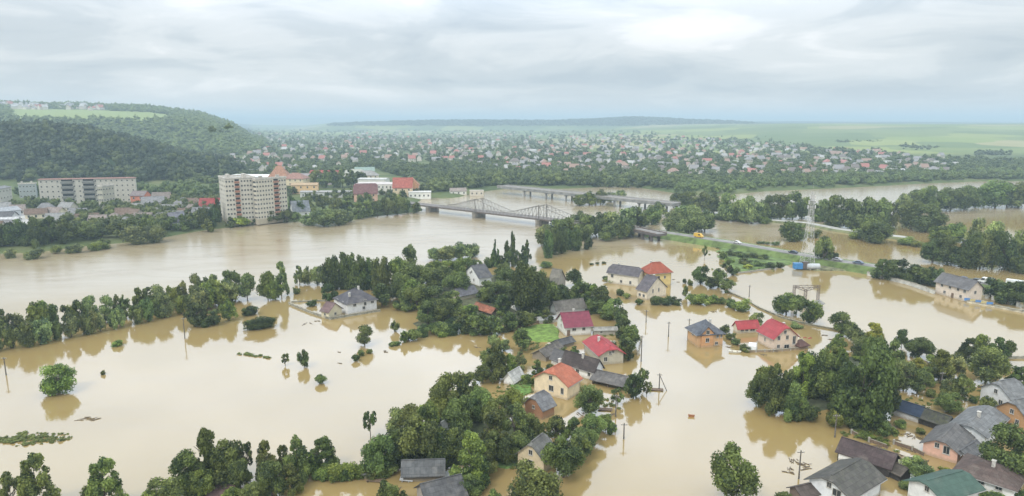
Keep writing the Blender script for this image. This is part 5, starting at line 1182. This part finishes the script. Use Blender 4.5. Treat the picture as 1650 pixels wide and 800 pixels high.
# ------------------------------------------------------------------ mast, gantry, poles
def mast():
    p = gat(1300, 431); h = height(p, 309); t = thing('lattice_mast', 'tall grey lattice mast beside the embankment road', 'mast', tuple(p)); bw, tw = 2.6, .5
    def c(i, z): r = bw+(tw-bw)*min(1, (z/(h*.92)))**.8; return Vector(((1 if i in (0, 3) else -1)*r, (1 if i in (0, 1) else -1)*r, z))
    lv = [h*(1-(1-i/14)**1.25) for i in range(15)]
    for i in range(4):
        m = MB()
        for a, b_ in zip(lv, lv[1:]): m.tube(c(i, a), c(i, b_), .085, n=4)
        m.build('leg', PALE, t)
    m = MB()
    for a, b_ in zip(lv, lv[1:]):
        for i in range(4):
            j = (i+1) % 4; m.tube(c(i, a), c(j, b_), .035, n=4); m.tube(c(j, a), c(i, b_), .035, n=4); m.tube(c(i, b_), c(j, b_), .035, n=4)
    m.build('bracing', PALE, t)
    for k, z in enumerate((h*.80, h*.86, h*.93)):
        m = MB(); m.box((0, 0, z), (3.2-k*.6, .14, .14)); m.box((-(1.6-k*.3), 0, z), (.35, .3, 1.6)); m.box((1.6-k*.3, 0, z), (.35, .3, 1.6)); m.build('antenna', plain((.6,.6,.6), .5, .1), t)
    m = MB(); m.box((0, 0, h*.88), (2.4, 2.4, .12)); m.build('platform', STEEL, t)
    MB().tube((0, 0, h), (0, 0, h+3), .06, n=5).build('tip_rod', STEEL, t)
mast()
b0 = at(1278, 432.5, .5)
def container(label, px, py, L_, W_, h, col, name, rz):
    p = at(px, py, .5); t = thing(name, label, 'container', tuple(p), rz); m = MB().box((0, 0, h/2), (L_, W_, h))
    n_ = int(L_/.4)
    for i in range(n_): m.box((-L_/2+.2+i*.4, -W_/2-.03, h/2), (.18, .06, h*.86))
    for s in (-1, 1): m.box((s*(L_/2-.05), -W_/2-.02, h/2), (.16, .14, h+.04))
    m.build('shell', plain(col, .5, .12), t); MB().box((0, 0, h+.05), (L_+.1, W_+.1, .1)).build('lid', plain(tuple(x*.8 for x in col), .5, .1), t)
    MB().box((L_/2+.04, 0, h/2), (.06, W_*.8, h*.85)).build('door', plain(tuple(x*.7 for x in col), .5, .1), t); return t
container('bright blue container beside the lattice mast', 1285, 433, 3.6, 2.4, 2.4, (.05,.22,.48), 'blue_container', R(-5))
container('dark equipment cabinet at the foot of the lattice mast', 1297, 433, 2.6, 2, 3.0, (.12,.10,.09), 'equipment_cabinet', 0)
m = MB(); m.tube((-2.6, 0, 1.3), (2.6, 0, 1.3), 1.25, n=16); m.tube((-2.9, 0, 1.3), (-2.6, 0, 1.3), .7, 1.25, n=16); m.tube((2.6, 0, 1.3), (2.9, 0, 1.3), 1.25, .7, n=16)
t = thing('white_tank', 'white horizontal tank right of the lattice mast', 'tank', tuple(at(1310, 434, .4))); m.build('vessel', plain((.45,.48,.50), .4, .08), t)
for x in (-1.6, 1.6): MB().box((x, 0, .2), (.4, 2.2, .8)).build('saddle', CONC, t)
def gantry():
    P = [at(1278,490), at(1296,497), at(1317,490), at(1318,506)]
    t = thing('steel_gantry', 'brown steel frame with wires standing in the flood behind two round trees', 'gantry', tuple(P[1])); o = P[1]; m_h = height(P[0], 460)
    for q in P[:3]:
        m = MB(); w_ = q-o
        for dx, dy in ((-.35,-.35),(.35,-.35),(.35,.35),(-.35,.35)): m.tube((w_.x+dx, w_.y+dy, -1), (w_.x+dx, w_.y+dy, m_h), .09, n=4)
        for k in range(7): z = m_h*k/7; m.tube((w_.x-.35, w_.y-.35, z), (w_.x+.35, w_.y-.35, z+m_h/7), .05, n=4)
        m.build('column', RUST, t)
    m = MB()
    for a, b_ in ((0, 1), (1, 2), (0, 2)):
        p, q = P[a]-o, P[b_]-o
        for z in (m_h, m_h-.8): m.tube((p.x, p.y, z), (q.x, q.y, z), .10, n=4)
        for k in range(8): s = p.lerp(q, k/8); e = p.lerp(q, (k+1)/8); m.tube((s.x, s.y, m_h-.8 if k % 2 else m_h), (e.x, e.y, m_h if k % 2 else m_h-.8), .06, n=4)
    m.build('beam', RUST, t)
gantry()
house('small grey roofed kiosk on posts beside the steel frame', (1312,498), (1317,502), (1326,498), 493, 'C', .25, 1, wall=(.4,.38,.34), roof=(.3,.29,.27), name='kiosk', cat='kiosk')
def pole(px, base, top, label, arms=1, wires=None, stay=False):
    p = at(px, base) if base > 330 else gat(px, base); h = height(p, top); t = thing('utility_pole', label, 'utility pole', (p.x, p.y, p.z)); MB().tube((0, 0, -1), (0, 0, h), .17, .11, 8).build('post', POLE, t)
    for i in range(arms):
        c = MB().box((0, 0, h-.4-i*.6), (1.3, .10, .10)).build('crossarm', POLE, t)
        for x in (-.6, -.2, .2, .6): MB().tube((x, 0, h-.35-i*.6), (x, 0, h-.1-i*.6), .05, .03, 6).build('insulator', plain((.6,.6,.58), .3, .1), c)
    if stay: MB().tube((0, 0, h*.9), (1.9, -1, -.5), .10, n=5).build('strut', POLE, t)
    return t
pole(298, 546, 512, 'utility pole in open water in front of the left belt')
pole(10, 605, 576, 'utility pole in open water at the left edge')
pole(1077, 543, 519, 'utility pole in the flood between the two island house groups')
pole(1041, 520, 500, 'thin utility pole by the path bend below the pale wing')
pole(1033, 583, 541, 'tall utility pole standing by the path wall below the red roof house')
pole(1110, 533, 514, 'short utility pole behind the unfinished brick house')
pole(1062, 628, 602, 'utility pole with a leaning strut in the path below the grey shed', stay=True)
pole(1005, 708, 682, 'utility pole in the path at the lower island edge')
pole(992, 672, 636, 'utility pole beside the open trees at the grey shed')
pole(1287, 772, 726, 'tall dark utility pole in the flood at the lower edge')
pole(1207, 479, 460, 'utility pole by the inner dyke wall')
pole(1516, 626, 600, 'concrete pole among the right hand gardens')
pole(1498, 612, 584, 'pole between the light garden trees at the right')
pole(1345, 705, 668, 'pole in front of the light sapling of the right grove')
pole(1342, 352, 322, 'pole beyond the embankment among the tree row')
pole(952, 575, 560, 'thin pole at the back of the red roof house')
# pier post with jetty boards by the open trees
for (px, py, lab) in ((975,661,'small wooden jetty raft floating at the end of the open trees'), (1058,629,'dark small raft moored under the strutted pole'), (605,775,'dark pallet afloat by the box hut')):
    p = at(px, py); t = thing('raft', lab, 'raft', tuple(p), R(-8))
    for y in (-.5, 0, .5): MB().box((0, y, .22), (3.2, .42, .1)).build('plank', WOOD, t)
    for x in (-1.2, 1.2): MB().tube((x, -.8, .06), (x, .8, .06), .16, n=8).build('float', DARK, t)

# ------------------------------------------------------------------ vehicles and boats
def vehicle(label, p, rz, col, kind='car', group=None):
    t = thing({'car': 'parked_car', 'van': 'parked_van', 'truck': 'truck'}[kind], label, kind, tuple(p), rz, group)
    paint = plain(col, .35, .06); L_, W_, hb_, hr = {'car': (4.3, 1.75, .95, 1.45), 'van': (5.2, 2.0, 1.3, 2.3), 'truck': (7.5, 2.4, 1.2, 2.9)}[kind]
    x = L_/2
    if kind == 'car': prof = [(-x, .35), (x, .35), (x, .75), (x*.55, .95), (x*.25, 1.42), (-x*.45, 1.45), (-x*.8, .98), (-x, .9)]; gl = [(x*.50, .97), (x*.24, 1.36), (-x*.43, 1.39), (-x*.74, .99)]
    elif kind == 'van': prof = [(-x, .4), (x, .4), (x, 1.0), (x*.72, 1.25), (x*.45, 2.15), (x*.3, 2.25), (-x, 2.25)]; gl = [(x*.68, 1.3), (x*.45, 2.05), (x*.1, 2.1), (x*.1, 1.3)]
    else: prof = [(-x, .6), (x, .6), (x, 1.4), (x*.92, 2.3), (x*.6, 2.4), (x*.55, 1.1), (-x, 1.1)]; gl = [(x*.98, 1.5), (x*.91, 2.2), (x*.66, 2.2), (x*.66, 1.5)]
    MB().prism(prof, -W_/2, W_/2).build('body', paint, t); MB().prism(gl, -W_/2-.015, W_/2+.015).build('glazing', GLASS, t)
    if kind == 'truck': MB().box((-x*.24, 0, 1.95), (L_*.72, W_+.1, 1.6)).build('cargo_box', paint, t)
    wm_ = MB().tube((0, -.11, 0), (0, .11, 0), .34, n=14).mesh('wheel'); wm_.materials.append(TYRE); rm = MB().tube((0, -.12, 0), (0, .12, 0), .18, n=10).mesh('rim'); rm.materials.append(STEEL)
    for sx_ in (-.62, .62):
        for sy in (-1, 1): w_ = link('wheel', wm_, None, t); w_.location = (x*sx_, sy*(W_/2-.1), .34); link('rim', rm, None, w_)
    for sy in (-.6, .6): MB().box((x+.01, sy*W_/2, .66), (.05, .3, .14)).build('headlight', plain((.7,.7,.68), .2, .05), t)
    return t
def on_emb(px):
    best = None
    for a, b_ in zip(pl, pl[1:]):
        for i in range(40):
            q = a.lerp(b_, i/40)+Vector((0, 0, 2.76)); e = abs(proj(q)[0]-px)
            if best is None or e < best[0]: best = (e, q, math.atan2((b_-a).y, (b_-a).x))
    return best[1], best[2]
for px, col, kind, lab in ((1128,(.62,.38,.04),'van','yellow van on the embankment road near the railway bridge'),(1190,(.6,.6,.6),'car','silver car on the embankment road right of the yellow van'),(1281,(.04,.05,.08),'car','dark car on the embankment road before the lattice mast'),
    (1352,(.3,.3,.32),'car','grey car on the embankment road right of the lattice mast'),(1385,(.10,.13,.2),'car','dark blue car on the road left of the round wall trees'),(1467,(.05,.08,.15),'car','dark blue car between the round wall trees and the warehouse'),
    (1535,(.06,.08,.14),'car','navy car, first of the line behind the warehouse'),(1556,(.05,.06,.10),'car','black car, second of the line behind the warehouse'),(1573,(.08,.09,.10),'car','charcoal car, third of the line behind the warehouse'),(1589,(.7,.7,.7),'van','white van in the line behind the warehouse'),
    (1606,(.12,.08,.07),'car','dark brown car right of the white van'),(1640,(.66,.68,.68),'truck','white truck on the road at the right edge')):
    q, a = on_emb(px); off = Vector((-math.sin(a), math.cos(a), 0)); vehicle(lab, q-off*1.3, a+math.pi*(px % 2), col, kind)
vehicle('white van half sunk in the yard left of the pink house', at(1212, 563)+Vector((0, 0, -.5)), R(70), (.72,.73,.74), 'van')
def boat(label, px, py, L_, W_, col, rz, group=None):
    p = at(px, py); t = thing('rowing_boat', label, 'boat', tuple(p), rz, group); m = MB(); n_ = 14; ring = []
    for i in range(n_):
        a = 2*math.pi*i/n_; c, s = math.cos(a), math.sin(a); ring.append((L_/2*c, W_/2*math.copysign(abs(s)**.8, s)*(1-.25*max(0, c)), 0))
    lo = [(x*.8, y*.75, -.15) for x, y, _ in ring]; up_ = [(x, y, .42+.12*(x/L_*2)**2) for x, y, _ in ring]; inn = [(x*.9, y*.86, .40) for x, y, _ in ring]; fl = [(x*.78, y*.7, .05) for x, y, _ in ring]
    for a, b_ in ((lo, up_), (up_, inn), (inn, fl)):
        for i in range(n_): j = (i+1) % n_; m.poly([a[i], a[j], b_[j], b_[i]])
    m.poly(fl); m.poly(lo[::-1]); m.build('hull', plain(col, .5, .1), t)
    for x in (-.2, .2): MB().box((L_*x, 0, .3), (.25, W_*.8, .05)).build('bench', WOOD, t)
    return t
boat('pale rowing boat afloat before the unfinished brick house yard', 1184, 568.5, 3.6, 1.5, (.6,.58,.5), R(-10))
boat('orange brown boat shaped wreck drifting in the open flood', 1114, 672, 1.5, .6, (.36,.15,.06), R(-12))
# floating debris, each a countable piece
def debris(label, px, py, s, rz, col=(.12,.09,.06), group=None):
    p = at(px, py); rg = random.Random(int(px*7+py)); m = MB()
    for i in range(7): a = rg.uniform(-.5, .5)+rz; q = Vector((rg.uniform(-s, s)*.5, rg.uniform(-s, s)*.3, .05)); d = Vector((math.cos(a), math.sin(a), rg.uniform(-.02, .15)))*s*rg.uniform(.3, .9); m.tube(q-d*.5, q+d*.5, .09, .04, 5)
    o = m.build('driftwood', plain(col, .9, .3, 3)); o.location = p; tag(o, label, 'driftwood', group)
for i, (px, py, s) in enumerate([(130,675,3),(150,676,2),(497,522,3),(512,518,2),(620,566,1),(547,568,1),(548,586,1),(622,568,1),(1151,503,2),(1250,567,1.5),(1328,541,1.6),(1278,744,2.2),(1294,748,2),(1300,755,2),(1275,756,1.4),(1270,762,1.4),(1464,702,2.4),(1478,706,2),(1442,712,3),(1408,716,4),(1420,721,3),(1461,724,3),(1500,703,1.6),(1300,566,1.6),(952,425,1.6),(962,423,1.4),(972,422,1.2),(1085,451,1.3),(1093,455,1.2),(870,668,1.5),(935,668,1.8),(945,676,1.6),(985,668,1.8),(1230,572,1.6),(1175,560,1.4),(1490,745,2),(1415,735,2.4),(1446,735,2),(1388,728,1.8),(640,790,1.6),(768,560,1.6),(776,567,1.4),(1210,440,2),(1340,548,1.4)]):
    debris('dark driftwood tangle afloat on the flood', px, py, s, i, group='driftwood tangles on the flood')
debris('red debris afloat right of the pink house', 1301, 545, 1.8, .2, (.35,.05,.06))
for i, (px, py) in enumerate([(963,424.5),(953,425.5),(973,423.5)]):
    o = tree(px, py+1.5, py-3, 7, 'Bd', 'low dark bush awash in the line left of the large pale house', 'bushes awash left of the large pale house')
# matted weeds drifting
def weeds(name, label, blobs, seed):
    g_ = np.random.default_rng(seed); P = []
    for (px, py, wx, wy, n_) in blobs:
        for _ in range(n_): p = at(px+g_.normal()*wx, py+g_.normal()*wy); s = g_.uniform(.5, 1.3); P.append((p.x, p.y, -.12, s*1.3, s*.6, g_.uniform(.3, .7)))
    mass(name, label, 'weeds', P, LO, seed)
weeds('drifting_weeds', 'bright green mat of weeds drifting at the left edge', [(10,710,14,2.5,40),(40,704,8,3,36),(60,708,22,4,60),(90,703,10,3,20),(45,716,4,1,8)], 41)
weeds('drifting_weeds', 'thin green streak of weeds drifting below the long dark bush', [(398,572,7,.8,14),(415,574,7,.8,14),(430,577,5,.8,10)], 42)
weeds('garden_weeds', 'green reeds and weeds between the barns of the lower right cluster', [(1400,700,18,3,50),(1385,696,12,3,30),(1500,650,30,8,40),(1560,640,20,8,30),(1420,730,12,3,18)], 43)
weeds('meadow_weeds', 'lush green reeds on the patch below the embankment', [(1200,424,22,6,160),(1235,428,18,4,110),(1180,412,16,4,70),(1230,412,26,3,90)], 44)
weeds('garden_undergrowth', 'green undergrowth awash in the gardens around the salmon roof', [(845,620,14,6,60),(825,640,14,8,60),(880,700,12,6,40),(980,650,14,4,20),(830,745,10,6,40),(880,560,18,5,40),(1000,535,12,6,30)], 45)
# low white sheet metal parts lying by the corrugated shed, beige rubble and pale sheets
for i, (px, py, a, b_, c) in enumerate([(726,764,4.5,2,20),(740,766,5,1.8,-10),(733,770,4,1.6,5),(655,772,2.4,1.2,0)]):
    p = at(px, py, .4); o = MB().box((0, 0, 0), (a, b_, .06)).box((a*.2, 0, -.3), (.1, b_, .5)).box((-a*.3, 0, -.3), (.1, b_, .5)).build('metal_sheet', plain((.5,.51,.52), .5, .2)); o.location = p; o.rotation_euler = (R(8), R(6), R(c))
    tag(o, 'pale metal sheet lying on trestles beside the corrugated shed', 'metal sheet', 'metal sheets by the corrugated shed')
for (px, py, lab) in ((981,680,'short pale plank stack in the yard'),):
    pass

# street at the far left, fences in the yards
pr_ = [gat(*p)+Vector((0, 0, .5)) for p in ((-6,312),(6,322),(20,336),(34,350),(46,364))]
strip('street', [tuple(p) for p in pr_], [(-4.5,-.6),(-4,0),(4,0),(4.5,-.6)], plain((.42,.41,.39), .9, .15, .3))
wall_line('half drowned rail fence behind the long dark barn', [(1372,699),(1400,712),(1428,722)], .7, .12, WOOD, name='fence', cat='fence', posts=2.2)
wall_line('half drowned rail fence between the long barn and the pink house', [(1440,716),(1470,726),(1488,735)], .7, .12, WOOD, name='fence', cat='fence', posts=2.2)
wall_line('picket fence standing in water right of the small grassed lawn', [(846,655),(838,646),(820,640)], .7, .12, WOOD, name='fence', cat='fence', posts=1.5)
wall_line('board fence along the lawn behind the low roofed barn', [(826,530),(846,522),(868,521)], .9, .12, WOOD, name='fence', cat='fence', posts=1.8)
